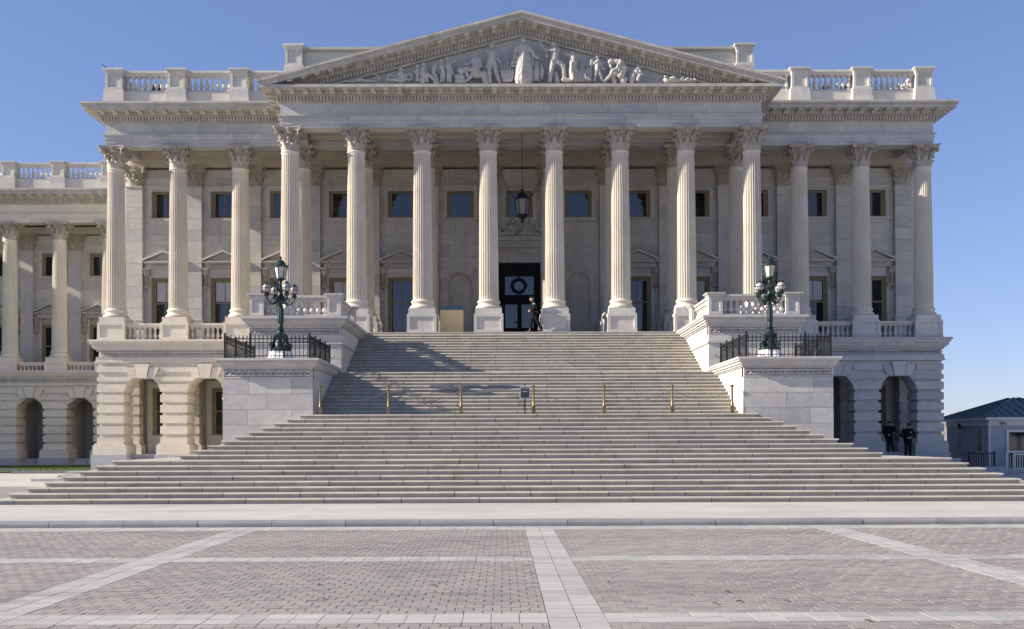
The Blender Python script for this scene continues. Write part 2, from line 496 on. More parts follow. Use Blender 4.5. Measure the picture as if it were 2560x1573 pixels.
SH, BS, CP = shaft_mesh(), base_mesh(), capital_mesh()
PD = pedestal_mesh()
PDR = pedestal_mesh(mt='rust')

def modillion_mesh(w=.24, d=.50, h=.17):
    pr = [(0, 0), (-d, 0), (-d, -.06), (-d+.05, -.10), (-d+.12, -.09), (-d*.55, -.06), (-d*.25, -.11), (-.06, -h), (0, -h)]
    mb = MB().prism(pr, -w/2, w/2, 'x')
    mb.box(-w/2-.02, w/2+.02, -d-.02, 0, .0, .03)
    mb.tube([(-w/2-.012, -.075, -h+.075), (w/2+.012, -.075, -h+.075)], .07, 10)
    mb.tube([(-w/2-.012, -d+.06, -.045), (w/2+.012, -d+.06, -.045)], .05, 8)
    return mb.mesh('modillion', M['cornice'], 40)
MOD = modillion_mesh()

# ------------------------------------------------------------------ entablature pieces
def cuts(a, b, step, jitter=.25):
    n = max(1, round((b-a)/step)); xs = [a+(b-a)*i/n for i in range(n+1)]
    return [xs[0]]+[x+random.uniform(-jitter, jitter)*step*.5 for x in xs[1:-1]]+[xs[-1]]
def cornice_run(parent, x0, x1, yf, z, ov_l, ov_r, cyma=True, yb=None, step=2.4, dent=True, mod=True):
    """horizontal cornice on face yf from x0 to x1 (its ends oversail when ov_l / ov_r); z is the underside"""
    yb = yf+.5 if yb is None else yb
    lay = [(.05, 0, .05), (.10, .05, .27), (.25, .27, .35), (.30, .35, .50), (.86, .50, .645)]
    if cyma: lay += [(.88, .645, .68), (.93, .68, .76), (.96, .76, .86)]
    xs = cuts(x0, x1, step)
    for i in range(len(xs)-1):
        m = MB()
        for o, a, b in lay:
            xa = xs[i]-(o if ov_l and i == 0 else -G/2); xb = xs[i+1]+(o if ov_r and i == len(xs)-2 else -G/2)
            m.box(xa, xb, yf-o, yb, z+a, z+b-.0005)
        part('cornice_block', m, M['cornice'], parent)
    if dent:
        m = MB(); n = int((x1-x0+.4)/.165); xl = x0-(.2 if ov_l else 0); xr = x1+(.2 if ov_r else 0)
        for i in range(n):
            x = xl+(xr-xl)*(i+.5)/n
            m.box(x-.052, x+.052, yf-.21, yf-.09, z+.06, z+.262)
            for q in (-.04, .04): m.ball((x+q, yf-.255, z+.305), .036, 6, 1, 1, 1.1)
        # end returns
        for fl, xe, s in ((ov_l, x0, -1), (ov_r, x1, 1)):
            if fl:
                for j in range(int((yb-yf)/.165)):
                    y = yf+.08+j*.165; m.box(min(xe+s*.09, xe+s*.21), max(xe+s*.09, xe+s*.21), y-.05, y+.05, z+.06, z+.262)
        part('dentil_course', m, M['cornice'], parent, kind='stuff', fix=False)
    if mod:
        n = max(1, round((x1-x0)/.66))
        for i in range(n+1):
            x = x0+(x1-x0)*i/n
            inst('modillion', MOD, parent, (x, yf-.301, z+.499))
        for fl, xe, s in ((ov_l, x0, -1), (ov_r, x1, 1)):
            if fl:
                for j in range(int((yb-yf)/.66)):
                    inst('modillion', MOD, parent, (xe+s*.301, yf+.2+j*.66, z+.499), -s*PI/2*-1 if s < 0 else PI/2)
def course(parent, name, x0, x1, y0, y1, z0, z1, mat, step):
    xs = cuts(x0, x1, step)
    pieces(parent, name, [(xs[i]+(G/2 if i else 0), xs[i+1]-(G/2 if i < len(xs)-2 else 0), y0, y1, z0, z1) for i in range(len(xs)-1)], M[mat])
def architrave(parent, x0, x1, yf, yb, z, mat='entab', step=3.27, ovl=0, ovr=0):
    xs = cuts(x0, x1, step, 0)
    for i in range(len(xs)-1):
        m = MB(); a = xs[i]+(G/2 if i else 0); b = xs[i+1]-(G/2 if i < len(xs)-2 else 0)
        l = 1 if ovl and i == 0 else 0; r = 1 if ovr and i == len(xs)-2 else 0
        for o, q0, q1 in ((0, 0, .16), (.025, .161, .34), (.05, .341, .50), (.085, .501, .545), (.13, .546, .60)):
            m.box(a-o*l, b+o*r, yf-o, yb+(o if yb-yf < 2 else 0), z+q0, z+q1)
        part('architrave_block', m, M[mat], parent)

# ------------------------------------------------------------------ the main building
B = thing('portico_building', 'large pale marble building with a pedimented portico of tall fluted columns above the wide steps', 'building', (0, 3, .9))
def column(parent, x, y, ped=True, zshift=0.0, pd=PD, tall=0.0):
    c = inst('column', SH, parent, (x, y, ZB+.42+zshift))
    inst('base', BS, c, (x, y, ZB+zshift))
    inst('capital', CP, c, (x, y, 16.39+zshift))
    if ped: inst('pedestal', pd, c, (x, y, ZB-1.2+zshift))
    return c
for k in range(8): column(B, (k-3.5)*A, YF)
for k in range(14):
    x = (k-6.5)*A
    column(B, x, YS, pd=PDR if x < -12 else PD)

# entablatures: side wings at the back plane, portico in front
HW, HF = 6.5*A+.40, 3.5*A+.40
ES, EF = YS-.42, YF-.42
architrave(B, -HW, HW, ES, ES+.85, ZC, ovl=1, ovr=1)
architrave(B, -HF, HF, EF, EF+.85, ZC, ovl=1, ovr=1)
for x in (-HF+.43, HF-.43): part('side_beam', MB().box(x-.42, x+.42, EF+.86, ES-.14, ZC+.002, ZC+.6), M['entab'], B)
for x in (-HW+.43, HW-.43): part('side_beam', MB().box(x-.42, x+.42, ES+.86, YW-.5, ZC+.002, ZC+.6), M['entab'], B)
# ceiling of the porch with its mouldings
m = MB(); m.box(-HW+.5, HW-.5, ES+.4, YW+.3, ZC+.62, ZC+.75); m.box(-HF+.5, HF-.5, EF+.4, ES+.399, ZC+.62, ZC+.75)
part('ceiling', m, M['ceiling'], B)
for (ya, yb, xw) in ((EF+.99, ES-.14, HF-.9), (ES+1.0, YW-.45, HW-.9)):
    m = MB()
    for i, (o, d) in enumerate(((.0, .30), (.10, .20), (.22, .10))):
        for s in (0, 1):
            y0 = ya+o if s == 0 else yb-o-.10
            m.box(-xw, xw, y0, y0+.10, ZC+.62-d, ZC+.6195)
    n = int(2*xw/A+.5)
    for i in range(n+1):
        x = -xw+2*xw*i/n
        m.box(x-.22, x+.22, ya+.33, yb-.33, ZC+.50, ZC+.6185)
    part('ceiling_moulding', m, M['ceiling'], B)
# friezes, masonry mass over the colonnade
FZ = ZC+.602
course(B, 'frieze_block', -HW, -HF-.01, ES, ES+.6, FZ, 18.75, 'entab', 2.3)
course(B, 'frieze_block', HF+.01, HW, ES, ES+.6, FZ, 18.75, 'entab', 2.3)
course(B, 'frieze_block', -HF, HF, EF, EF+.6, FZ, 18.75, 'entab', 2.6)
m = MB(); m.box(-HW, HW, ES+.61, YW+14, ZC+.77, 19.55); m.box(-HF, HF, EF+.61, ES+.6, ZC+.77, 19.40)
part('roof_slab', m, M['wall'], B)
cornice_run(B, -HW, -HF-.02, ES, 18.752, True, False)
cornice_run(B, HF+.02, HW, ES, 18.752, False, True)
cornice_run(B, -HF, HF, EF, 18.752, True, True, cyma=False, yb=ES-.97)
# cornices down the outer flanks
for s in (-1, 1):
    m = MB()
    for o, a, b in ((.0, -.6, -.001), (.05, 0, .05), (.10, .05, .27), (.25, .27, .35), (.30, .35, .50), (.86, .50, .645), (.93, .645, .76), (.96, .76, .86)):
        xe = s*HW
        m.box(min(xe-s*.4, xe+s*o), max(xe-s*.4, xe+s*o), ES+.615, YW+14, 18.752+a, 18.752+b-.0005)
    part('flank_cornice', m, M['cornice'], B)

# pediment
ZP = 19.40                                              # top of the horizontal cornice
APEX = 22.93; XE = HF+.93; SL = (APEX-19.60)/XE
def zt(x): return APEX-SL*abs(x)
def rake(parent, name, a, b, y0, y1, mat, seg=None, xmax=None):
    """a sloping course a..b below the roof line, both halves, cut into lengths"""
    for s in (-1, 1):
        xm = XE if xmax is None else xmax
        xs = cuts(0, xm, seg, .2) if seg else [0, xm]
        for i in range(len(xs)-1):
            xa = xs[i]+(G*.7 if i else 0); xb = xs[i+1]-(G*.7 if i < len(xs)-2 else 0)
            zl = 19.402
            p = []
            for x in (xa, xb):
                p.append((x, max(zt(x)-a, zl)))
            # bottom line, back from xb to xa, kept above the level cornice
            zb2, zb1 = zt(xb)-b, zt(xa)-b
            if zt(xb)-a <= zl+.01:
                xb3 = (APEX-a-zl)/SL
                if xb3 <= xa+.02: continue
                p[1] = (xb3, zl)
            if zb1 <= zl:
                p += [(xa, zl)]
                if p[1][1] > zl+.001: p.insert(2, (p[1][0], zl))
            elif zb2 <= zl:
                xc = (APEX-b-zl)/SL
                if p[1][1] > zl+.001: p.append((xb, zl))
                p += [(xc, zl), (xa, zb1)]
            else:
                p += [(xb, zb2), (xa, zb1)]
            part(name, MB().prism([(s*x, z) for x, z in p], y0, y1, 'y'), M[mat], parent)
rake(B, 'raking_cornice_block', 0, .11, EF-.96, EF+1.6, 'cornice', 2.6)
rake(B, 'raking_cornice_block', .1105, .20, EF-.91, EF+1.5, 'cornice', 2.6, XE-.1)
rake(B, 'raking_cornice_block', .2005, .36, EF-.86, EF+1.5, 'cornice', 2.6, XE-.16)
rake(B, 'raking_bed', .3605, .50, EF-.30, EF+1.2, 'cornice')
rake(B, 'raking_bed', .5005, .58, EF-.25, EF+1.2, 'cornice')
rake(B, 'raking_bed', .5805, .80, EF-.10, EF+1.2, 'cornice')
rake(B, 'raking_bed', .8005, .92, EF-.06, EF+1.2, 'cornice')
md = MB()
for s in (-1, 1):
    n = int((XE-1.5)/.66)
    for i in range(0 if s > 0 else 1, n+1):
        x = i*.66
        if zt(x)-.56 < ZP: continue
        mm = MB()
        pr = [(0, 0), (-.5, 0), (-.5, -.06), (-.45, -.10), (-.38, -.09), (-.28, -.06), (-.12, -.11), (-.06, -.16), (0, -.16)]
        n0 = len(mm.v)
        mm.prism([(EF-.301+y, z) for y, z in pr], x-.12, x+.12, 'x')
        mm.v = [(s*px, py, pz+zt(px)-.362) for px, py, pz in mm.v]
        part('modillion', mm, M['cornice'], B)
    n = int((APEX-.8-ZP)/SL/.165)
    for i in range(n):
        x = .08+i*.165
        q = MB().box(x-.052, x+.052, EF-.21, EF-.09, -.78, -.59)
        q.v = [(s*px, py, max(pz+zt(px), ZP)) for px, py, pz in q.v]
        for j in (-.04, .04): q.ball((s*(x+j), EF-.255, zt(x+j)-.545), .036, 6)
        o = len(md.v); md.v += q.v; md.f += [tuple(o+i for i in f) for f in q.f]
part('dentil_course', md, M['cornice'], B, kind='stuff', fix=True)
xt = (APEX-.9-ZP)/SL
part('tympanum', MB().prism([(-xt, ZP+.002), (xt, ZP+.002), (0, APEX-.9)], EF+.12, EF+.4, 'y'), M['tymp'], B)
xr = XE-.4
part('roof', MB().prism([(-xr, zt(xr)-.12), (0, APEX-.12), (xr, zt(xr)-.12), (xr, zt(xr)-.2), (0, APEX-.5), (-xr, zt(xr)-.2)], EF+1.61, 8.0, 'y'), M['roofmetal'], B)

# attic behind the pediment
m = MB(); m.box(-12.0, 12.0, 4.45, 12, 19.56, 22.78)
part('attic_wall', m, M['wall'], B)
m = MB(); m.box(-12.1, 12.1, 4.33, 12.1, 22.781, 22.85); m.box(-12.2, 12.2, 4.24, 12.2, 22.851, 22.98)
part('attic_coping', m, M['cornice'], B)
def die_mesh(wd, h, plinth, cap, mt, rec=.06):
    bm = bmesh.new(); bmesh.ops.create_cube(bm, size=1.0)
    for v in bm.verts: v.co = Vector((v.co.x*wd, v.co.y*wd, plinth+(v.co.z+.5)*(h-plinth-cap)))
    for f in [f for f in bm.faces if abs(f.normal.z) < .5]:
        bmesh.ops.inset_individual(bm, faces=[f], thickness=.17, depth=0)
        bmesh.ops.inset_individual(bm, faces=[f], thickness=.01, depth=-rec)
    tmp = bpy.data.meshes.new('t'); bm.to_mesh(tmp); bm.free()
    mb = MB(); mb.v = [tuple(v.co) for v in tmp.vertices]; mb.f = [tuple(p.vertices) for p in tmp.polygons]
    bpy.data.meshes.remove(tmp)
    c = wd/2
    if plinth > .15:
        mb.box(-c-.10, c+.10, -c-.10, c+.10, 0, plinth*.55); mb.box(-c-.07, c+.07, -c-.07, c+.07, plinth*.55+.001, plinth-.04); mb.box(-c-.03, c+.03, -c-.03, c+.03, plinth-.039, plinth+.02)
    z = h-cap
    mb.box(-c-.03, c+.03, -c-.03, c+.03, z-.02, z+cap*.35); mb.box(-c-.07, c+.07, -c-.07, c+.07, z+cap*.35+.001, z+cap*.6); mb.box(-c-.11, c+.11, -c-.11, c+.11, z+cap*.6+.001, h)
    return mb.mesh('pier', M[mt])
DIE_ROOF = die_mesh(.88, 2.07, .98, .20, 'wall')
DIE_ATTIC = die_mesh(.90, 3.45, 2.35, .24, 'wall')
for s in (-1, 1): inst('attic_pier', DIE_ATTIC, B, (s*11.9, 4.50, 19.6))

BAL_ROOF = baluster_mesh(.80)
BAL_PORCH = {-1: baluster_mesh(.68, 'rust', .105), 1: baluster_mesh(.68, 'wall', .105)}
def balustrade(parent, p0, p1, zb, plinth, bal, hb, rail, n, mt, thick=.30):
    """straight run between two dies: p0, p1 are (x, y); plinth height, baluster mesh and height, rail height"""
    a = Vector((p0[0], p0[1], 0)); b = Vector((p1[0], p1[1], 0)); d = b-a; L = d.length; ang = math.atan2(d.y, d.x); mid = (a+b)/2
    def seg(name, z0, z1, th):
        mb = MB().box(-L/2, L/2, -th/2, th/2, 0, z1-z0)
        me = mb.mesh(name, M[mt]); return inst(name, me, parent, (mid.x, mid.y, z0), ang)
    if plinth > .05:
        seg('plinth', zb, zb+plinth-.08, thick+.22); seg('plinth', zb+plinth-.079, zb+plinth, thick+.10)
    r = seg('rail', zb+plinth+hb, zb+plinth+hb+rail*.55, thick); seg('rail', zb+plinth+hb+rail*.55+.001, zb+plinth+hb+rail, thick+.14)
    for i in range(n):
        p = a+d*((i+.5)/n)
        inst('baluster', bal, parent, (p.x, p.y, zb+plinth), ang)
RB = part('roof_balustrade', MB().box(-HW+.2, HW-.2, 3.9, 4.3, 19.556, 19.62), M['wall'], B)
for s in (-1, 1):
    for k in (6.5, 5.5, 4.5): inst('pier', DIE_ROOF, RB, (s*k*A, 4.19, 19.6))
    for k in (6.5, 5.5): balustrade(RB, (s*(k*A-.44), 4.19), (s*((k-1)*A+.44), 4.19), 19.6, .98, BAL_ROOF, .80, .25, 8, 'wall')
    balustrade(RB, (s*(4.5*A-.44), 4.19), (s*12.2, 4.19), 19.6, .98, BAL_ROOF, .80, .25, 6, 'wall')
    for j in (1, 2, 3): inst('pier', DIE_ROOF, RB, (s*6.5*A, 4.19+j*A, 19.6))
    for j in (0, 1, 2): balustrade(RB, (s*6.5*A, 4.19+j*A+.44), (s*6.5*A, 4.19+(j+1)*A-.44), 19.6, .98, BAL_ROOF, .80, .25, 8, 'wall')

# ------------------------------------------------------------------ wall of the porch
WALL = part('porch_wall', MB().box(-HW+.2, HW-.2, YW+.36, YW+.8, .9, ZC+.7), M['wall'], B)
for s in (-1, 1):
    part('flank_wall', MB().box(min(s*(HW-.35), s*(HW+.32)), max(s*(HW-.35), s*(HW+.32)), YW-.02, YW+14, .9, 18.15), M['wall'], B)
openings = []
WIN_HW = .66
for n in range(-6, 7):
    x = n*A
    openings.append((x-.97, x+.97, 14.34, 16.30))
    if n == 0: openings.append((-1.62, 1.62, FL-.1, 13.4))
    elif abs(n) == 1: openings.append((x-.65, x+.65, 8.30, 11.48))
    else: openings.append((x-.98, x+.98, FL-.1, 12.02))
blocks = []
zc = [FL-.02]
while zc[-1] < 16.25: zc.append(zc[-1]+.621)
zc[-1] = 16.30
zc += [16.75, 17.2]
for n in range(-6, 7):
    xa, xb = n*A-A/2+.46, n*A+A/2-.46
    for i in range(len(zc)-1):
        z0, z1 = zc[i], zc[i+1]
        js = [xa, xb] if i % 2 else [xa, xa+.33*(xb-xa)+.2*math.sin(n*3+i), xb]
        if n in (-1, 0, 1) and i % 2: js = [xa, xa+.62*(xb-xa), xb]
        for j in range(len(js)-1):
            segs = [(js[j], js[j+1], z0, z1)]
            for (oa, ob, oz0, oz1) in openings:
                nx = []
                for (a, b, c, d) in segs:
                    if b <= oa or a >= ob or d <= oz0 or c >= oz1: nx.append((a, b, c, d)); continue
                    if a < oa: nx.append((a, oa, c, d))
                    if b > ob: nx.append((ob, b, c, d))
                    if d > oz1+.02: nx.append((max(a, oa), min(b, ob), oz1, d))
                    if c < oz0-.02: nx.append((max(a, oa), min(b, ob), c, oz0))
                segs = nx
            for (a, b, c, d) in segs:
                if b-a > .03: blocks.append((a+G/2, b-G/2, YW, YW+.355, c+G/2, d-G/2))
pieces(WALL, 'ashlar_block', blocks, M['wall'])
# string under the top of the wall and wall architrave
m = MB(); m.box(-HW+.25, HW-.25, YW-.34, YW+.35, 17.32, 17.60); m.box(-HW+.25, HW-.25, YW-.42, YW+.35, 17.601, 17.85); m.box(-HW+.25, HW-.25, YW-.5, YW+.35, 17.851, ZC+.6)
part('wall_architrave', m, M['ceiling'], B)
# pilasters
PILB = unit_cube(M['wall'])
for k in range(14):
    x = (k-6.5)*A
    P = part('pilaster', MB().box(x-.40, x+.40, YW-.20, YW+.1, 8.7, 16.2), M['wall'], B, (x, YW, 8.6))
    z = 8.85
    while z < 16.15:
        z2 = min(z+.621, 16.17)
        inst('pilaster_block', PILB, P, (x, YW-.13, (z+z2)/2), 0, (.90, .28, z2-z-G)); z = z2
    m = MB()
    for wd, z0, z1 in ((.58, FL, 8.35), (.60, 8.351, 8.60), (.56, 8.601, 8.70), (.50, 8.701, 8.78), (.53, 8.781, 8.849)): m.box(x-wd, x+wd, YW-.27-(wd-.45), YW+.1, z0, z1)
    part('pilaster_base', m, M['wall'], P)
    part('necking', MB().box(x-.49, x+.49, YW-.31, YW, 16.175, 16.22), M['wall'], P)
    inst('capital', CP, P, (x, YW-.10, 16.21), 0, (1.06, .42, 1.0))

# ------------------------------------------------------------------ windows, niches, door
def surround_upper(parent, x):
    m = MB()
    for (a, b, c, d, o) in ((-.97, .97, 16.12, 16.30, .09), (-.97, -.74, 14.50, 16.119, .05), (.74, .97, 14.50, 16.119, .05), (-.739, .739, 15.99, 16.119, .05), (-1.0, 1.0, 14.34, 14.499, .12)):
        m.box(x+a+.002, x+b-.002, YW-o, YW+.34, c+.001, d-.001)
    m.box(x-.90, x+.90, YW-.06, YW+.3, 14.20, 14.335)
    return part('surround', m, M['wall'], parent)
def sash(parent, x, z0, z1, hw, mull=True, rail=None, y=None, fw=.11, blind=False):
    y = YW+.10 if y is None else y
    m = MB()
    m.box(x-hw, x-hw+fw, y, y+.12, z0, z1); m.box(x+hw-fw, x+hw, y, y+.12, z0, z1)
    m.box(x-hw+fw, x+hw-fw, y, y+.12, z1-fw, z1-.001); m.box(x-hw+fw, x+hw-fw, y, y+.12, z0+.001, z0+fw*.7)
    if mull: m.box(x-.022, x+.022, y+.03, y+.10, z0+fw*.7, z1-fw)
    if rail: m.box(x-hw+fw, x+hw-fw, y+.025, y+.105, rail-.035, rail+.035)
    # splayed jambs
    m.box(x-hw-.09, x-hw-.001, y-.07, y+.2, z0, z1+.09); m.box(x+hw+.001, x+hw+.09, y-.07, y+.2, z0, z1+.09); m.box(x-hw, x+hw, y-.07, y+.2, z1+.001, z1+.09)
    W = part('window', m, M['ochre'], parent)
    xs = [x-hw+fw, x-.022, x+.022, x+hw-fw] if mull else [x-hw+fw, x+hw-fw]
    zs = [z0+fw*.7, rail-.035, rail+.035, z1-fw] if rail else [z0+fw*.7, z1-fw]
    for i in range(0, len(xs), 2):
        for j in range(0, len(zs), 2):
            part('pane', MB().box(xs[i]+.001, xs[i+1]-.001, y+.06+random.uniform(0, .012), y+.075, zs[j]+.001, zs[j+1]-.001), M['glass'], W)
    if blind:
        part('blind', MB().box(x-hw+fw+.05, x+hw-fw-.05, y+.052, y+.056, zs[-1]-(zs[-1]-zs[-2])*.95, zs[-1]-.02), M['blind'], W)
    return W
def console(x, y):
    m = MB()
    pr = [(0, 1.0), (-.26, 1.0), (-.27, .90), (-.22, .80), (-.12, .62), (-.09, .40), (-.10, .25), (-.15, .18), (-.14, .08), (-.06, .02), (0, 0)]
    m.prism([(y+a, 10.55+b*1.08) for a, b in pr], x-.15, x+.15, 'x')
    m.tube([(x-.17, y-.16, 11.46), (x+.17, y-.16, 11.46)], .10, 10); m.tube([(x-.17, y-.10, 10.70), (x+.17, y-.10, 10.70)], .075, 10)
    m.ball((x, y-.07, 10.47), .06, 8); m.box(x-.19, x+.19, y-.31, y, 11.632, 11.70)
    for i in range(5): m.ball((x, y-.13-.02*i, 10.85+i*.12), .07, 6)
    return m
for n in range(-6, 7):
    x = n*A
    W = sash(B, x, 14.50, 15.99, .64, True)
    surround_upper(W, x)
    if abs(n) >= 2:
        W = sash(B, x, FL+.05, 11.10, .66, True, 9.80, blind=(n in (-6, -5, -3, 3, 5)))
        m = MB()
        for s in (-1, 1):
            a, b = sorted((x+s*.76, x+s*.96)); m.box(a, b, YW-.05, YW+.3, FL, 11.64)
        m.box(x-.96, x+.96, YW-.07, YW+.3, 11.20, 11.30); m.box(x-.759, x+.759, YW-.05, YW+.3, 11.301, 11.45); m.box(x-.80, x+.80, YW-.08, YW+.3, 11.451, 11.69)
        part('surround', m, M['wall'], W)
        for s in (-1, 1): part('console', console(x+s*.98, YW), M['carved'], W, smooth=40)
        m = MB(); m.box(x-1.0, x+1.0, YW-.16, YW+.3, 11.702, 11.95); m.box(x-1.14, x+1.14, YW-.40, YW+.3, 12.0, 12.08); m.box(x-1.06, x+1.06, YW-.3, YW+.3, 11.951, 11.999)
        for s in (-1, 1):
            m.prism([(x, 12.70), (x+s*1.22, 12.17), (x+s*1.22, 12.081), (x+s*1.14, 12.081), (x, 12.57)], YW-.42, YW+.2, 'y')
        m.prism([(x-1.1, 12.082), (x+1.1, 12.082), (x, 12.56)], YW-.14, YW+.2, 'y')
        for i in range(11): m.box(x-.72+i*.135, x-.72+i*.135+.075, YW-.22, YW-.155, 11.80, 11.90)
        part('window_pediment', m, M['wall'], W)
    elif abs(n) == 1:
        # round-headed niche: spandrels, curved back and half dome
        m = MB(); r = .64; zs = 11.47-r; N = 12
        for s in (-1, 1):
            arc = [(x+s*r*math.cos(PI/2*i/N), zs+r*math.sin(PI/2*i/N)) for i in range(N+1)]
            m.prism(arc+[(x, 11.478), (x+s*.649, 11.478), (x+s*.649, zs)], YW+.001, YW+.35, 'y')
        part('niche_arch', m, M['wall'], WALL)
        m = MB(); P = []
        for i in range(13):
            a = PI*i/12; P.append([(x-r*math.cos(a), YW+.001+.34*math.sin(a), z) for z in (8.30, 9.5, zs)])
        m.grid(P)
        P = []
        for i in range(13):
            a = PI*i/12; row = []
            for j in range(7):
                b = PI/2*j/6
                row.append((x-r*math.cos(a)*math.cos(b), YW+.001+.34*math.sin(a)*math.cos(b), zs+r*math.sin(b)))
            P.append(row)
        m.grid(P); m.box(x-.649, x+.649, YW, YW+.345, 8.30, 8.33)
        part('niche', m, M['wall'], WALL, smooth=40)
# the entrance
m = MB()
for s in (-1, 1):
    a, b = sorted((s*1.17, s*1.60)); m.box(a, b, YW-.06, YW+.355, FL, 12.0)
    a, b = sorted((s*1.20, s*1.45)); m.box(a, b, YW-.12, YW-.061, FL, 12.0)
m.box(-1.60, 1.60, YW-.06, YW+.355, 12.001, 12.42); m.box(-1.66, 1.66, YW-.10, YW+.3, 12.421, 12.48)
m.box(-1.60, 1.60, YW-.08, YW+.35, 12.481, 12.80); m.box(-1.75, 1.75, YW-.26, YW+.35, 12.801, 12.90); m.box(-1.65, 1.65, YW-.15, YW+.35, 12.901, 13.20)
m.box(-1.82, 1.82, YW-.36, YW+.35, 13.201, 13.28); m.box(-1.9, 1.9, YW-.44, YW+.35, 13.281, 13.39)
for i in range(14): m.box(-1.50+i*.22, -1.50+i*.22+.13, YW-.19, YW-.081, 12.52, 12.76)
D = part('doorway', m, M['wall'], B)
y = YW+.25
m = MB(); m.box(-1.17, 1.17, y+.06, y+.10, FL, 12.0)
m.box(-1.17, -.80, y-.06, y+.059, FL, 12.0); m.box(.80, 1.17, y-.06, y+.059, FL, 12.0); m.box(-.799, .799, y-.06, y+.059, 11.28, 12.0); m.box(-.799, .799, y-.06, y+.059, 9.72, 10.24)
m.box(-.12, .12, y-.04, y+.059, FL, 9.719); m.box(-.799, -.121, y-.03, y+.059, FL, 8.40); m.box(.121, .799, y-.03, y+.059, FL, 8.40)
m.box(-.80, .80, y-.10, y-.061, 11.5, 11.56)
part('door', m, M['darkwood'], D)
for (a, b, c, d) in ((-.798, .798, 10.242, 11.278), (-.798, -.122, 8.402, 9.718), (.122, .798, 8.402, 9.718)):
    part('pane', MB().box(a, b, y+.02, y+.03, c, d), M['glass'], D)
part('door_handle', MB().tube([(-.32, y-.06, 8.72), (-.16, y-.06, 8.72)], .035, 8).ball((-.16, y-.07, 8.72), .05, 8), M['brass'], D)

# ------------------------------------------------------------------ porch floor, podium and basement
part('porch_floor', MB().box(-HW-.3, HW+.3, 3.22, YW+.4, 7.12, FL-.002).box(-12.17, 12.17, .01, 3.219, 7.12, FL-.002), M['step'], B)
YP = 3.28                                               # basement wall face
def guilloche(parent, p0, p1, z, y, pitch=.195, R=.085, seg=16):
    n = int((p1-p0)/pitch); m = MB()
    for i in range(n):
        x = p0+(p1-p0)*(i+.5)/n
        m.torus((x, y-.035, z), R, .032, seg, 6, 'y', 1.12, .9); m.ball((x, y+.01, z), .024, 6, 1, .6, 1)
        m.torus((x+pitch/2, y-.02, z), R*1.28, .017, seg, 5, 'y', 1.0, .9)
    return part('guilloche_band', m, M['block'], parent, smooth=60, fix=False)
for s in (-1, 1):
    xa, xb = sorted((s*11.8, s*21.98))
    m = MB()
    l, r = (1, 0) if s < 0 else (0, 1)
    for o, z0, z1 in ((.04, 6.22, 6.34), (.0, 6.341, 6.46), (-.09, 6.461, 6.92), (.10, 6.921, 7.0), (.18, 7.001, 7.16), (.26, 7.161, 7.30), (.33, 7.301, 7.40)):
        m.box(xa-o*l, xb+o*r, YP-o, YP+.6, z0, z1)
    part('podium_cornice', m, M['rust' if s < 0 else 'block'], B)
    m = MB(); m.box(xa, xb, YP-.02, YP+.3, 6.461, 6.53); m.box(xa, xb, YP-.02, YP+.3, 6.82, 6.92)
    part('podium_fillet', m, M['block'], B)
    guilloche(B, xa+.2, xb-.2, 6.675, YP+.06, .215, .10, 14)
    # balustrade between the pedestals of the side columns
    for k in (6.5, 5.5, 4.5):
        balustrade(B, (s*(k*A-.72), 3.75), (s*((k-1)*A+.72), 3.75), FL, 0, BAL_PORCH[s], .68, .20, 7, 'rust' if s < 0 else 'wall', .30)
part('porch_front_wall', MB().box(-12.2, 12.2, .22, 3.27, .9, 7.099), M['block'], B)
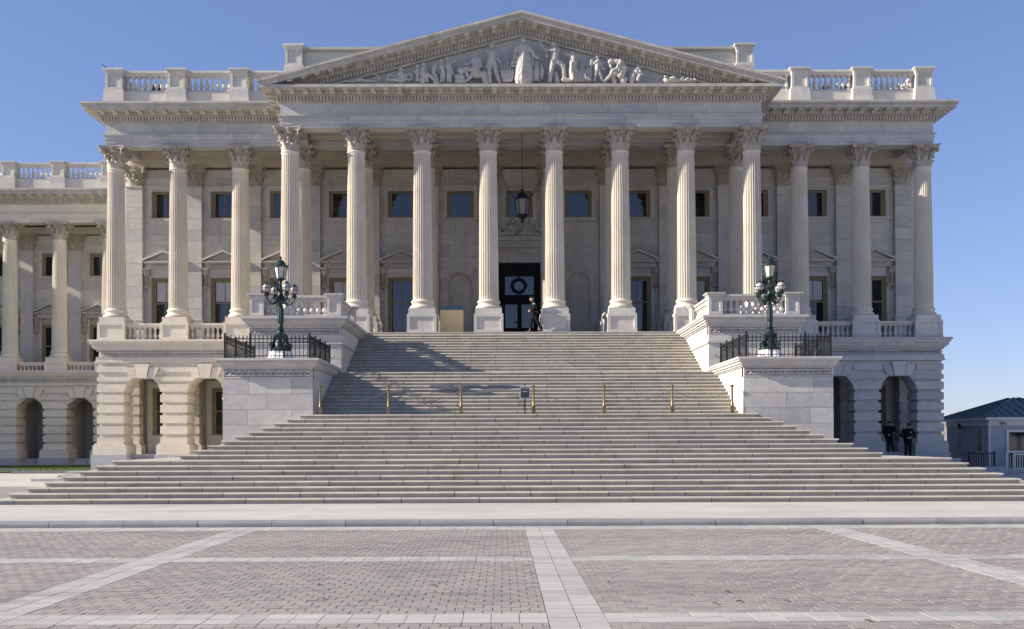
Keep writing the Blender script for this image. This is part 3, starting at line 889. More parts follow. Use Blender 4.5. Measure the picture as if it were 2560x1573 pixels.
# rusticated arcade
ZSP, RA = 4.62, (A-1.40)/2
def arch_x(z): return RA if z <= ZSP else math.sqrt(max(RA*RA-(z-ZSP)**2, 0))
def rusticated(parent, piers, ends, yf, yb, zbase, mat, top=6.21, dz=0.0, half=.70, name='rusticated_block'):
    """courses of pier blocks; above the springing they lean over the openings as voussoirs"""
    zs = [(2.06, 2.36), (2.52, 2.94), (3.09, 3.49), (3.64, 4.03), (4.18, 4.57), (4.72, 5.11), (5.26, 5.66)]
    bays = set()
    for i, px in enumerate(piers):
        lf = px-half if ends[i][0] else px-A/2; rt = px+half if ends[i][1] else px+A/2
        if not ends[i][0]: bays.add(round(px-A/2, 4))
        if not ends[i][1]: bays.add(round(px+A/2, 4))
        def poly(z0, z1, ins, xl=None, xr=None):
            N = 6; L = []; R = []
            for j in range(N+1):
                z = z0+(z1-z0)*j/N
                L.append((px-half+ins if ends[i][0] else lf+arch_x(z)+ins, z+dz)); R.append((px+half-ins if ends[i][1] else rt-arch_x(z)-ins, z+dz))
            return R+L[::-1]
        for (z0, z1) in zs:
            z1c = min(z1, 5.50)
            part(name, MB().prism(poly(z0, z1c, 0), yf, yb, 'y') if z1 <= 5.52 else MB().prism([(q[0], q[1]) for q in poly(z0, 5.50, 0)], yf, yb, 'y'), M[mat], parent)
        m = MB().prism(poly(2.0, 5.50, .10), yf+.10, yb-.001, 'y')
        part('pier_core', m, M[mat], parent)
        m = MB()
        w0 = half+.16
        m.prism([(px-half, 2.06+dz), (px+half, 2.06+dz), (px+w0, 1.93+dz), (px+w0, 1.46+dz), (px-w0, 1.46+dz), (px-w0, 1.93+dz)], yf-.16, yb+.02, 'y')
        part('pier_base', m, M[mat], parent)
        part('pier_plinth', MB().box(px-w0-.06, px+w0+.06, yf-.24, yb+.05, zbase, 1.459+dz), M['granite'], parent)
    x0, x1 = min(piers)-half, max(piers)+half
    part('arcade_wall', MB().box(x0+.07, x1-.07, yf+.09, yb-.001, 5.505+dz, top+dz), M[mat], parent)
    for bx in bays:
        # keystone with its flanking voussoirs
        for (a0, a1, h0, h1, o) in ((-.17, .17, 0, 0, .09), (-.42, -.19, 0, 0, .05), (.19, .42, 0, 0, .05)):
            def pt(a, z): return (bx+a*(z-ZSP+1.0)/1.5, z+dz)
            zlow = 5.42
            part('keystone' if o > .08 else 'voussoir', MB().prism([pt(a0*1.2, zlow), pt(a1*1.2, zlow), pt(a1*1.35, 6.16 if o > .08 else 5.98), pt(a0*1.35, 6.16 if o > .08 else 5.98)], yf-o, yb-.3, 'y'), M[mat], parent)
    for (a, b) in [(piers[i], piers[i+1]) for i in range(len(piers)-1)]:
        part(name, MB().box(a+A/2-A/2+.0-.72, a+.82, yf-.002, yb-.2, 5.74+dz, 6.04+dz), M[mat], parent)
    part(name, MB().box(piers[-1]-.72, piers[-1]+half, yf-.002, yb-.2, 5.74+dz, 6.04+dz), M[mat], parent)
BL = part('basement_left', MB().box(-21.9, -11.8, YP+1.5, YW+.4, 1.30, 1.46), M['granite'], B)
rusticated(BL, [-6.5*A, -5.5*A, -4.5*A, -3.5*A], [(1, 0), (0, 0), (0, 0), (0, 0)], YP, YP+1.30, .15, 'rust')
BR = part('basement_right', MB().box(11.8, 21.9, YP+1.5, YW+.4, 1.30, 1.46), M['granite'], B)
rusticated(BR, [3.5*A, 4.5*A, 5.5*A, 6.5*A], [(0, 0), (0, 0), (0, 0), (0, 1)], YP, YP+1.30, .15, 'block')
for s, P in ((-1, BL), (1, BR)):
    mt = 'rust' if s < 0 else 'block'
    a, b = sorted((s*11.8, s*21.6)); part('arcade_vault', MB().box(a, b, YP+1.31, YW+.3, 5.6, 7.09), M['ceiling'], P)
    # inner wall with pilaster blocks, windows and side steps
    for k in (6.5, 5.5, 4.5):
        x = s*k*A
        bx = [(x-.42, x+.42, YW-.62, YW-.01, z0, z1) for z0, z1 in ((2.06, 2.42), (2.56, 2.95), (3.09, 3.49), (3.64, 4.03), (4.18, 4.57), (4.72, 5.11), (5.2, 5.58))]
        pieces(P, 'pier_block', bx, M[mt])
        m = MB(); m.box(x-.36, x+.36, YW-.56, YW+.3, 1.46, 5.6); m.prism([(x-.42, 2.06), (x+.42, 2.06), (x+.56, 1.92), (x+.56, 1.46), (x-.56, 1.46), (x-.56, 1.92)], YW-.75, YW-.02, 'y')
        part('inner_pier', m, M[mt], P)
    for k in (6, 5, 4):
        x = s*k*A
        Wn = sash(P, x, 2.5, 5.0, .62, True, 3.8, y=YW+.12)
        m = MB(); m.box(x-1.0, x-.72, YW, YW+.35, 1.46, 5.5); m.box(x+.72, x+1.0, YW, YW+.35, 1.46, 5.5); m.box(x-.719, x+.719, YW, YW+.35, 1.46, 2.49); m.box(x-.719, x+.719, YW, YW+.35, 5.1, 5.5)
        part('surround', m, M['wall'], Wn)
        # steps up into the arch
        m = MB(); m.box(x-.98, x+.98, YP+.05, YP+1.6, .15, 1.20); m.box(x-.98, x+.98, YP+.40, YP+1.6, 1.201, 1.459)
        part('arch_step', m, M['granite'], P)
part('arch_landing', MB().box(14.6, 22.3, 2.1, 3.035, .15, 1.145), M['granite'], BR)

# ------------------------------------------------------------------ the great steps
RISE, TREAD, ZS = .16, .36, .208
LAND = {29: 3.34, 17: 2.39, 7: 2.48}                    # extra run behind these steps
def yk(k):
    y = 0.0
    for j in range(44, k, -1): y -= TREAD*(1+LAND.get(j-1, 0))
    return y
def zk(k): return ZS+RISE*(k+1)
def halfwidth(k):
    if k <= 7: return 16.43-.385*k
    if k <= 17: return 11.94-.38*(k-8)
    return 8.04 if k <= 29 else 7.79
STAIR = thing('grand_steps', 'broad flight of granite steps with landings rising to the portico', 'steps', (0, -18.8, .2))
NOSE = [(.055, -.175), (.055, -.060), (.010, -.057), (.002, -.050), (0, -.042), (.004, -.027), (.014, -.013), (.028, -.004), (.046, 0)]
_st = {}
def step_mesh(depth, lo=False, hi=False, length=1.0):
    """block of one step; x runs 0..1 (scaled) unless an end oversails"""
    key = (round(depth, 3), lo, hi, round(length, 3) if (lo or hi) else 0)
    if key not in _st:
        mb = MB()
        if not (lo or hi):
            mb.prism(NOSE+[(depth, 0), (depth, -.175)], 0, 1, 'x')
        else:
            a = .04 if lo else 0; b = length-(.04 if hi else 0)
            mb.box(a, b, .055, depth, -.175, -.0575)
            p = NOSE[2:]
            mb.prism([(.06, -.057)]+p[0:]+[(depth, 0), (depth, -.057)], 0, length, 'x')
        _st[key] = mb.mesh('step_block', M['step'], 35)
    return _st[key]
rest = MB()
for k in range(45):
    hw = halfwidth(k); y = yk(k); z = zk(k)
    depth = TREAD*(1+LAND.get(k, 0))+.09
    L = 2.34
    off = (k % 2)*L*.5+random.uniform(-.05, .05)+.1
    xs = [-hw]; x = -hw+off+.6
    while x < hw-.7: xs.append(x); x += L*random.uniform(.985, 1.015)
    xs.append(hw)
    pyr = k <= 17
    for i in range(len(xs)-1):
        a, b = xs[i]+(.010 if i else 0), xs[i+1]-(.010 if i < len(xs)-2 else 0)
        lo, hi = pyr and i == 0, pyr and i == len(xs)-2
        dy, dz = random.uniform(-.004, .004), random.uniform(-.0015, .0015)
        if k <= 29:
            me = step_mesh(depth, lo, hi, b-a)
            inst('step_block', me, STAIR, (a, y+dy, z+dz), 0, (1, 1, 1) if (lo or hi) else (b-a, 1, 1))
        else:
            rest.prism([(y+dy+p, z+dz+q) for p, q in NOSE+[(depth, 0), (depth, -.175)]], a, b, 'x')
part('step_block_upper_flight', rest, M['step'], STAIR, smooth=35, kind='stuff')
# returns of the lower flights along both flanks
ret = MB()
for k in range(18):
    hw = halfwidth(k); y0 = yk(k)+TREAD*(1+LAND.get(k, 0))+.092; z = zk(k)
    y1 = 2.9 if k <= 8 else -11.36
    if y1 <= y0: continue
    nx = hw-halfwidth(k+1)+.12 if k < 17 else .3
    for s in (-1, 1):
        n = max(1, round((y1-y0)/2.3))
        for i in range(n):
            ya, yb2 = y0+(y1-y0)*i/n+.006, y0+(y1-y0)*(i+1)/n-.006
            a, b = sorted((s*(hw-.04), s*(hw-nx))); ret.box(a, b, ya, yb2, z-.175, z-.0525)
            a, b = sorted((s*hw, s*(hw-nx))); ret.box(a, b, ya, yb2, z-.052, z)
part('step_return', ret, M['step'], STAIR, kind='stuff')
part('stair_core', MB().box(-7.7, 7.7, -4.6, .2, .2, 4.95).box(-7.9, 7.9, -10.3, -4.7, .2, 3.0).box(-8.4, 8.4, -11.2, .2, .1, 1.6), M['granite'], STAIR)

# ------------------------------------------------------------------ blocks that flank the steps
def ashlar(parent, name, x0, x1, y, th, z0, z1, rows, mat, seed):
    rnd = random.Random(seed); bx = []
    h = (z1-z0)/rows
    for r in range(rows):
        xs = [x0, x0+(x1-x0)*(.5 if r % 2 else .26)+rnd.uniform(-.1, .1), x1] if r % 2 else [x0, x0+(x1-x0)*.27+rnd.uniform(-.08, .08), x0+(x1-x0)*.76+rnd.uniform(-.08, .08), x1]
        for i in range(len(xs)-1):
            bx.append((xs[i]+(.004 if i else 0), xs[i+1]-(.004 if i < len(xs)-2 else 0), y+rnd.uniform(0, .003), y+th, z0+r*h+.004, z0+(r+1)*h-.004))
    pieces(parent, name, bx, M[mat])
def crown(m, x0, x1, y0, y1, lay):
    for o, z0, z1 in lay: m.box(x0-o, x1+o, y0-o, y1, z0, z1)
BAL_TERR = baluster_mesh(.66, 'block', .132)
DIE_TERR = die_mesh(.60, .98, .06, .15, 'block', .04)
LOW, TERR = {}, {}
for s in (-1, 1):
    side = 'left' if s < 0 else 'right'
    # lower block that carries the lamp
    x0, x1 = sorted((s*8.06, s*11.42)); yf, yb = -11.45, -6.31
    T = thing('lamp_block', 'square marble block carrying a lamp standard '+('beside the sunlit arches' if s < 0 else 'on the guardhouse side'), 'pedestal', ((x0+x1)/2, yf, 1.4))
    LOW[s] = T
    part('core', MB().box(x0+.02, x1-.02, yf+.3, yb, .4, 4.5), M['block'], T)
    ashlar(T, 'ashlar_block', x0, x1, yf, .299, 1.55, 4.46, 5, 'block', 3+s)
    for xs_, xe_ in ((x0, x0+.018), (x1-.018, x1)):
        bx = []
        for r in range(5):
            h = 2.91/5; ys = [yf+.30, yf+1.6+(r % 2)*.8, yf+3.4+(r % 2)*.7, yb]
            bx += [(xs_, xe_, ys[i]+.004, ys[i+1]-.004, 1.55+r*h+.004, 1.55+(r+1)*h-.004) for i in range(3)]
        pieces(T, 'ashlar_block', bx, M['block'])
    m = MB(); m.box(x0, x1, yf+.08, yb, 4.461, 4.83)
    crown(m, x0, x1, yf, yb, ((.05, 4.831, 4.88), (.10, 4.881, 4.95), (.16, 4.951, 5.05), (.22, 5.051, 5.12), (.26, 5.121, 5.20)))
    m.box(x0, x1, yf-.01, yf+.3, 4.4615, 4.51); m.box(x0, x1, yf-.01, yf+.3, 4.785, 4.829); m.box(x0, x0+.06, yf-.01, yf+.3, 4.5105, 4.7845); m.box(x1-.06, x1, yf-.01, yf+.3, 4.5105, 4.7845)
    part('moulded_top', m, M['block'], T)
    guilloche(T, x0+.08, x1-.08, 4.648, yf+.055, .205, .092, 18)
    # upper terrace block with balustrade
    x0, x1 = sorted((s*7.80, s*11.72)); yf, yb = -6.30, .21
    T = thing('terrace_block', 'balustraded marble terrace flanking the head of the steps, '+('on the sunlit arch side' if s < 0 else 'on the guardhouse side'), 'terrace', ((x0+x1)/2, yf, 4.8))
    TERR[s] = T
    part('core', MB().box(x0+.02, x1-.02, yf+.3, yb, .9, 6.3), M['block'], T)
    ashlar(T, 'ashlar_block', x0, x1, yf, .299, 4.3, 6.22, 3, 'block', 8+s)
    bx = []
    for xs_, xe_ in ((x0, x0+.018), (x1-.018, x1)):
        for r in range(4):
            h = 1.92/3; ys = [yf+.30, yf+2.0+(r % 2)*.8, yf+4.2+(r % 2)*.7, yb]; zb = 3.66
            bx += [(xs_, xe_, ys[i]+.004, ys[i+1]-.004, zb+r*h+.004, zb+(r+1)*h-.004) for i in range(3)]
    pieces(T, 'ashlar_block', bx, M['block'])
    m = MB(); m.box(x0, x1, yf, yb, 6.30, 6.605); m.box(x0, x1, yf+.08, yb-.002, 6.6055, 6.98)
    crown(m, x0, x1, yf, yb, ((.05, 6.221, 6.299),))
    crown(m, x0, x1, yf, yb-.001, ((.06, 6.981, 7.04), (.12, 7.041, 7.12), (.18, 7.121, 7.22), (.25, 7.221, 7.30), (.29, 7.301, 7.40)))
    m.box(x0, x1, yf-.01, yf+.3, 6.606, 6.64); m.box(x0, x1, yf-.01, yf+.3, 6.91, 6.979); m.box(x0, x0+.06, yf-.01, yf+.3, 6.6405, 6.9095); m.box(x1-.06, x1, yf-.01, yf+.3, 6.6405, 6.9095)
    part('moulded_top', m, M['block'], T)
    guilloche(T, x0+.08, x1-.08, 6.775, yf+.055, .205, .092, 18)
    y = yf+.32
    BT = part('balustrade', MB().box(x0+.02, x1-.02, yf+.02, yf+.62, 7.401, 7.45), M['block'], T)
    for xx in (x0+.32, x1-.32): inst('pier', DIE_TERR, BT, (xx, y, 7.40))
    balustrade(BT, (x0+.62, y), (x1-.62, y), 7.40, .06, BAL_TERR, .66, .20, 10, 'block', .26)
    xi = s*(7.80+.32)
    inst('pier', DIE_TERR, BT, (xi, -2.0, 7.40))
    balustrade(BT, (xi, y+.3), (xi, -2.3), 7.40, .06, BAL_TERR, .66, .20, 12, 'block', .26)
    xo = s*(11.72-.32)
    balustrade(BT, (xo, y+.3), (xo, .18), 7.40, .06, BAL_TERR, .66, .20, 18, 'block', .26)
    # small floodlight on the inner pier
    part('floodlight', MB().box(xi-.10, xi+.10, -2.55, -2.35, 7.60, 7.70).box(xi-.03, xi+.03, -2.40, -2.30, 7.5, 7.6), M['kerb'], T)

# ------------------------------------------------------------------ ground
gnd = part('ground', MB().grid([[(x, y, -.06) for x in (-600, -60, 60, 600)] for y in (-400, -45, 60, 900)]), M['walk'])
tag(gnd, kind='structure')
PZ = part('plaza', MB().box(-40, 40, -47, -24.76, -.05, -.010), M['joint'])
tag(PZ, kind='structure')
BWD, BDP, JG = .229, .2125, .011
bands = [(-25.72, -24.77), (-31.99, -31.35), (-38.03, -37.39), (-44.1, -43.46)]
stripes = [(-20.9, -20.22), (-14.15, -13.47), (-7.40, -6.72), (-.46, .22), (6.38, 7.06), (13.2, 13.88), (20.0, 20.68)]
XL, XR, YN = -17.0, 17.0, -42.6
pav, slabs = [], []
fields_y = [(-31.35, -25.72), (-37.39, -31.99), (-43.4, -38.03)]
fx = [XL]+[v for st in stripes if st[0] > XL and st[1] < XR for v in st]+[XR]
fields_x = [(fx[i], fx[i+1]) for i in range(0, len(fx), 2)]
for (ya, yb) in fields_y:
    ny = round((yb-ya)/BDP); dy = (yb-ya)/ny
    for j in range(ny):
        y0 = ya+j*dy
        if y0 < YN: continue
        for (xa, xb) in fields_x:
            x = xa-(BWD/2 if j % 2 else 0)
            while x < xb-.02:
                a, b = max(x, xa), min(x+BWD, xb)
                if b-a > .05:
                    t = random.uniform(-.0025, .0025)
                    g = JG*random.uniform(.7, 1.5)
                    pav.append((a+g/2, b-g/2, y0+JG*.45, y0+dy-JG*.45, -.03, t))
                x += BWD
for (ya, yb) in bands:
    if yb < YN: continue
    rows = [(ya, (ya+yb)/2), ((ya+yb)/2, yb)]
    for (y0, y1) in rows:
        for (xa, xb) in fields_x:
            n = max(1, round((xb-xa)/.338)); d = (xb-xa)/n
            for i in range(n): slabs.append((xa+i*d+.004, xa+(i+1)*d-.004, y0+.004, y1-.004, -.03, .002+random.uniform(-.002, .002)))
for (xa, xb) in stripes:
    if xa < XL or xb > XR: continue
    n = round((-24.77-YN)/.305); d = (-24.77-YN)/n
    for i in range(n):
        for (a, b) in ((xa, (xa+xb)/2), ((xa+xb)/2, xb)):
            slabs.append((a+.006, b-.006, YN+i*d+.004, YN+(i+1)*d-.004, -.03, .002+random.uniform(-.002, .002)))
pieces(PZ, 'paver', pav, M['paver'])
pieces(PZ, 'paving_slab', slabs, M['slab'])
# beyond the laid field the same paving continues
for (a, b) in ((-40, XL), (XR, 40)):
    part('paving_sheet', MB().box(a+.01, b-.01, -46.9, -24.78, -.03, -.001), M['paver'], PZ)
part('paving_sheet', MB().box(XL+.01, XR-.01, -46.9, YN-.02, -.03, -.001), M['paver'], PZ)

# kerb of long stones and the walk behind it
KB = part('kerb', MB().box(-60, 60, -24.70, -24.45, -.05, .12), M['kerb']); tag(KB, kind='structure')
kprof = [(-24.755, -.04), (-24.755, .055), (-24.745, .095), (-24.72, .125), (-24.68, .143), (-24.62, .15), (-24.44, .152), (-24.44, -.04)]
x = -30.0
kme = None
while x < 30:
    L = 1.80
    if kme is None:
        kme = MB().prism([(p+24.6, q) for p, q in kprof], 0, L-.012, 'x').mesh('kerb_stone', M['kerb'], 30)
    inst('kerb_stone', kme, KB, (x, -24.6+random.uniform(-.006, .006), random.uniform(-.003, .003))); x += L
SW = part('sidewalk', MB().prism([(-24.43, -.05), (-24.43, .153), (-18.4, .212), (-18.4, -.05)], -60, 60, 'x'), M['walk']); tag(SW, kind='structure')
# forecourt either side of the steps, rising to the basement
def gz(y): 
    t = min(max((y+18.4)/26, 0), 1); return .209+.28*t*t*(3-2*t)
for s in (-1, 1):
    P = []
    ys = [-18.42+i*1.2 for i in range(19)]+[6, 12, 20, 40]
    for y in ys:
        hh = gz(y)
        if s > 0: hh = min(hh, .209+.12*min(max((y+18.4)/20, 0), 1)) 
        P.append([(s*x, y, hh) for x in (13.0, 16, 18, 20, 22, 30, 60)])
    g = part('forecourt', MB().grid(P), M['walk'], fix=True); tag(g, kind='structure')
# path of pavers, stone edgings and grass on the left
APR = part('paved_apron', MB().grid([[(x, y, gz(y)+.008) for x in (-60, -30, -24, -20, -17.0)] for y in (-18.0, -15, -12, -10, -8.2)]), M['paver']); tag(APR, kind='structure')
def edging(x0, x1, y0, y1, h=.16, name='stone_edging', label=None):
    o = part(name, MB().box(x0, x1, y0, y1, gz(y0)-.1, gz(y0)+h), M['kerb']); return tag(o, label, 'kerb')
edging(-26.9, -23.4, 4.3, 4.7, .14, label='low grey stone edging in front of the grass by the corner pier')
edging(-46.0, -27.6, 6.6, 6.9, .20, label='long grey stone edging running out from the lawn past the far arcade')
for i, (x0, x1, y, h) in enumerate(((-22.7, -21.0, 1.2, .22), (-21.6, -18.6, -2.2, .20), (-21.9, -17.5, -4.2, .12))):
    o = part('stone_slab', MB().box(x0, x1, y, y+1.2, gz(y)-.15, gz(y)+h), M['granite'])
    tag(o, ('flat grey stone slab at the foot of the corner pier', 'grey stone slab lying between the corner pier and the steps', 'thin grey stone slab lying closest to the ends of the lower steps')[i], 'slab')
lawn = part('lawn', MB().grid([[(x, y, gz(y)+.05+.012*max(y-5, 0)) for x in (-60, -40, -30, -22.3)] for y in (4.9, 6, 9, 12, 16.4)]), M['grass']); tag(lawn, kind='structure')
gm = MB()
for i in range(12000):
    x = random.uniform(-34, -22.4); y = random.uniform(4.9, 15); z = gz(y)+.045+.012*max(y-5, 0)
    a = random.uniform(0, PI); d = .012; h = random.uniform(.04, .09)
    n = len(gm.v); gm.v += [(x-d*math.cos(a), y-d*math.sin(a), z), (x+d*math.cos(a), y+d*math.sin(a), z), (x+random.uniform(-.03, .03), y+random.uniform(-.03, .03), z+h)]; gm.f.append((n, n+1, n+2))
g = part('grass', gm, M['grass'], fix=False); tag(g, 'short green grass beside the corner of the building', 'grass', kind='stuff')
# ------------------------------------------------------------------ lower wing that runs back on the left
LK = thing('link_building', 'lower marble wing with columns and arches set back beyond the corner of the portico building', 'building', (-33, 18.4, .4))
DZ = -.86                                               # its order stands lower
LX = [-27.12-3.30*i for i in range(4)]
for x in LX:
    c = column(LK, x, 18.4, True, DZ, PDR)
architrave(LK, LX[-1]-1.6, LX[0]+4.5, 18.0, 18.85, ZC+DZ, 'rust', 3.3)
course(LK, 'frieze_block', LX[-1]-1.6, LX[0]+4.5, 18.0, 18.6, FZ+DZ, 18.75+DZ, 'rust', 2.4)
cornice_run(LK, LX[-1]-1.6, LX[0]+4.5, 18.0, 18.752+DZ, False, False, mod=True)
part('roof_slab', MB().box(LX[-1]-1.6, LX[0]+4.5, 18.61, 30, ZC+DZ+.62, 18.74), M['wall'], LK)
part('porch_ceiling', MB().box(LX[-1]-1.6, LX[0]+4.5, 18.86, 21.2, ZC+DZ+.4, ZC+DZ+.6), M['ceiling'], LK)
RL = part('roof_balustrade', MB().box(LX[-1]-1.6, LX[0]+4.4, 18.3, 18.7, 18.742, 18.79), M['wall'], LK)
DIE_L = die_mesh(.84, 2.0, .95, .19, 'wall')
for i, x in enumerate(LX):
    inst('pier', DIE_L, RL, (x, 18.5, 18.78))
    if i < 3: balustrade(RL, (x-.42, 18.5), (LX[i+1]+.42, 18.5), 18.78, .95, BAL_ROOF, .80, .22, 8, 'wall')
balustrade(RL, (LX[0]+3.3, 18.5), (LX[0]+.42, 18.5), 18.78, .95, BAL_ROOF, .80, .22, 8, 'wall')
YL = 21.0
WLK = part('wall', MB().box(LX[-1]-1.6, LX[0]+4.5, YL+.36, YL+.8, .3, ZC+DZ+.6), M['wall'], LK)
bx = []
for i in range(4):
    xm = LX[i]-1.65
    op = [(xm-.9, xm+.9, 13.45, 15.40), (xm-.95, xm+.95, 6.4, 11.1)]
    z = 6.5; r = 0
    while z < 16.4:
        segs = [(xm-1.25, xm+1.25, z, z+.62)]
        for (oa, ob, oz0, oz1) in op:
            nx = []
            for (a, b, c, d) in segs:
                if d <= oz0 or c >= oz1 or b <= oa or a >= ob: nx.append((a, b, c, d)); continue
                if a < oa: nx.append((a, oa, c, d))
                if b > ob: nx.append((ob, b, c, d))
                if d > oz1+.02: nx.append((max(a, oa), min(b, ob), oz1, d))
                if c < oz0-.02: nx.append((max(a, oa), min(b, ob), c, oz0))
            segs = nx
        bx += [(a+G/2, b-G/2, YL, YL+.355, c+G/2, d-G/2) for a, b, c, d in segs if b-a > .05]
        z += .62
pieces(WLK, 'ashlar_block', bx, M['wall'])
for i, x in enumerate(LX):
    P = part('pilaster', MB().box(x-.43, x+.43, YL-.24, YL+.2, 7.7, 15.34), M['wall'], LK)
    m = MB(); m.box(x-.56, x+.56, YL-.36, YL+.1, 6.55, 7.699); part('pilaster_base', m, M['wall'], P)
    inst('capital', CP, P, (x, YL-.10, 15.35), 0, (1.06, .42, 1.0))
    xm = x-1.65
    W = sash(LK, xm, 13.62, 15.10, .60, True, y=YL+.12)
    m = MB()
    for (a, b, c, d) in ((-.9, -.70, 13.45, 15.4), (.70, .9, 13.45, 15.4), (-.699, .699, 15.2, 15.4), (-.699, .699, 13.45, 13.61)): m.box(xm+a, xm+b, YL-.05, YL+.3, c, d)
    part('surround', m, M['wall'], W)
    W = sash(LK, xm, 6.6, 10.2, .62, True, 8.8, y=YL+.12)
    m = MB()
    for s in (-1, 1):
        a, b = sorted((xm+s*.72, xm+s*.92)); m.box(a, b, YL-.05, YL+.3, 6.5, 10.7)
        m.prism([(xm, 11.75), (xm+s*1.2, 11.2), (xm+s*1.2, 11.1), (xm, 11.60)], YL-.40, YL+.2, 'y')
        part('console', console(xm+s*.96, YL).xform(Matrix.Translation((0, 0, -.93))), M['carved'], W, smooth=40)
    m.box(xm-1.1, xm+1.1, YL-.36, YL+.2, 11.0, 11.09); m.box(xm-.95, xm+.95, YL-.12, YL+.3, 10.71, 10.99)
    part('window_pediment', m, M['wall'], W)
part('wall_architrave', MB().box(LX[-1]-1.6, LX[0]+4.5, YL-.34, YL+.35, 16.5, 16.95), M['ceiling'], LK)
YB = 17.65
m = MB()
for o, z0, z1 in ((.04, 5.86, 5.98), (0, 5.981, 6.45), (.10, 6.451, 6.52), (.2, 6.521, 6.66), (.3, 6.661, 6.75), (.36, 6.751, 6.84)): m.box(LX[-1]-1.6, LX[0]+4.5, YB-o, YB+.8, z0, z1)
part('podium_cornice', m, M['rust'], LK)
part('porch_floor', MB().box(LX[-1]-1.6, LX[0]+4.5, YB+.81, YL+.3, 6.5, 6.549), M['step'], LK)
guilloche(LK, LX[-1], LX[0]+1.6, 6.22, YB-.02, .215, .10, 10)
for i in range(3):
    balustrade(LK, (LX[i]-.72, 18.1), (LX[i+1]+.72, 18.1), 6.55, 0, BAL_PORCH[-1], .68, .20, 7, 'rust', .30)
balustrade(LK, (LX[0]+3.0, 18.1), (LX[0]+.72, 18.1), 6.55, 0, BAL_PORCH[-1], .68, .20, 8, 'rust', .30)
AL = part('basement', MB().box(LX[-1]-1.6, LX[0]+4.5, YB+5.6, YB+5.9, .3, 6.5).box(LX[-1]-1.6, LX[0]+4.5, YB+1.31, YB+5.6, 5.2, 5.8), M['granite'], LK)
for x in LX: part('cross_wall', MB().box(x-.5, x+.5, YB+1.32, YB+5.5, .3, 5.19), M['rust'], AL)
_A = A; A = 3.30
_RA = RA; RA = (A-1.56)/2+.0
ZSP_ = ZSP
rusticated(AL, [LX[3], LX[2], LX[1], LX[0]], [(0, 0)]*3+[(0, 0)], YB, YB+1.3, .40, 'rust', top=6.21, dz=-.36, half=.78)
A = _A; RA = _RA
for x in LX: part('arch_step', MB().box(x-2.6, x-.7, YB+.3, YB+2.5, .4, .80).box(x-2.6, x-.7, YB+.7, YB+2.5, .801, 1.05), M['granite'], AL)

# taller central part of the same complex, beyond the lower wing on the left
CB = thing('central_building', 'tall marble main block standing beyond the lower columned wing', 'building', (-60, 20, 0))
part('wall', MB().box(-80, -47.5, 8, 45, -.05, 18.8), M['wall'], CB)
part('cornice', MB().box(-81, -46.9, 7.4, 45.5, 18.801, 19.2).box(-81.4, -46.5, 7.0, 45.9, 19.201, 19.7), M['cornice'], CB)
part('parapet', MB().box(-80, -47.4, 7.9, 45, 19.701, 21.4), M['wall'], CB)
for i in range(9): part('pilaster', MB().box(-79+i*3.6, -78.1+i*3.6, 7.75, 7.999, 1, 18.7), M['wall'], CB)

# ------------------------------------------------------------------ guardhouse on the right
GH = thing('guardhouse', 'small clapboard guardhouse with teal metal hip roof beside the building', 'guardhouse', (27, 6, .3))
gx0, gx1, gy0, gy1 = 24.40, 29.5, 3.5, 8.6
part('wall', MB().box(gx0+.03, gx1-.03, gy0+.03, gy1-.03, .2, 3.1), M['siding'], GH)
bd = MB()
sid = []
zz = .62
while zz < 2.80:
    sid.append(zz); zz += .115
brd = MB().prism([(0, 0), (-.026, 0), (-.006, .112), (0, .112)], 0, 1, 'x').mesh('clapboard', M['siding'])
for z in sid:
    inst('clapboard', brd, GH, (gx0, gy0+.03, z), 0, (1.06 if .5 < z < 2.5 else gx1-gx0, 1, 1))
    o = inst('clapboard', brd, GH, (gx0+.03, gy1, z), -PI/2, (gy1-gy0, 1, 1))
m = MB(); m.box(gx0-.03, gx1, gy0-.02, gy0+.05, 2.82, 3.12); m.box(gx0-.03, gx0+.06, gy0-.03, gy0+.06, .3, 2.82); m.box(gx0-.025, gx0+.05, gy0+.06, gy1, 2.82, 3.12)
m.box(gx0-.35, gx1+.35, gy0-.40, gy1+.35, 3.121, 3.24)
part('eaves', m, M['trim'], GH)
rx, ry, rz = (gx0+gx1)/2, (gy0+gy1)/2, 4.35
m = MB(); e = .42
c4 = [(gx0-e, gy0-e, 3.25), (gx1+e, gy0-e, 3.25), (gx1+e, gy1+e, 3.25), (gx0-e, gy1+e, 3.25)]
rd = [(rx-.1, ry-.3, rz), (rx+.1, ry-.3, rz), (rx+.1, ry+.3, rz), (rx-.1, ry+.3, rz)]
m.v = c4+rd; m.f = [(0, 1, 5, 4), (1, 2, 6, 5), (2, 3, 7, 6), (3, 0, 4, 7), (4, 5, 6, 7), (0, 3, 2, 1)]
RF = part('roof', m, M['roofmetal'], GH)
def seam(p, q):
    return MB().tube([p, q], .018, 4)
for i in range(13):
    t = (i+.5)/13
    for (a, b, f) in ((c4[0], c4[1], (rx, ry-.3)), (c4[3], c4[0], (rx-.1, ry))):
        P0 = Vector(a).lerp(Vector(b), t)
        # each seam runs straight up its slope until it meets the hip
        k = min(t, 1-t)*2*.98
        if a == c4[0]: P1 = Vector((P0.x, P0.y+(ry-.3-P0.y)*k, 3.25+(rz-3.25)*k))
        else: P1 = Vector((P0.x+(rx-.1-P0.x)*k, P0.y, 3.25+(rz-3.25)*k))
        part('roof_seam', seam(P0+Vector((0, 0, .02)), P1+Vector((0, 0, .02))), M['roofmetal'], RF)
for c, r in ((c4[0], rd[0]), (c4[1], rd[1]), (c4[3], rd[3])): part('hip_cap', MB().tube([Vector(c)+Vector((0, 0, .02)), Vector(r)+Vector((0, 0, .02))], .035, 6), M['roofmetal'], RF)
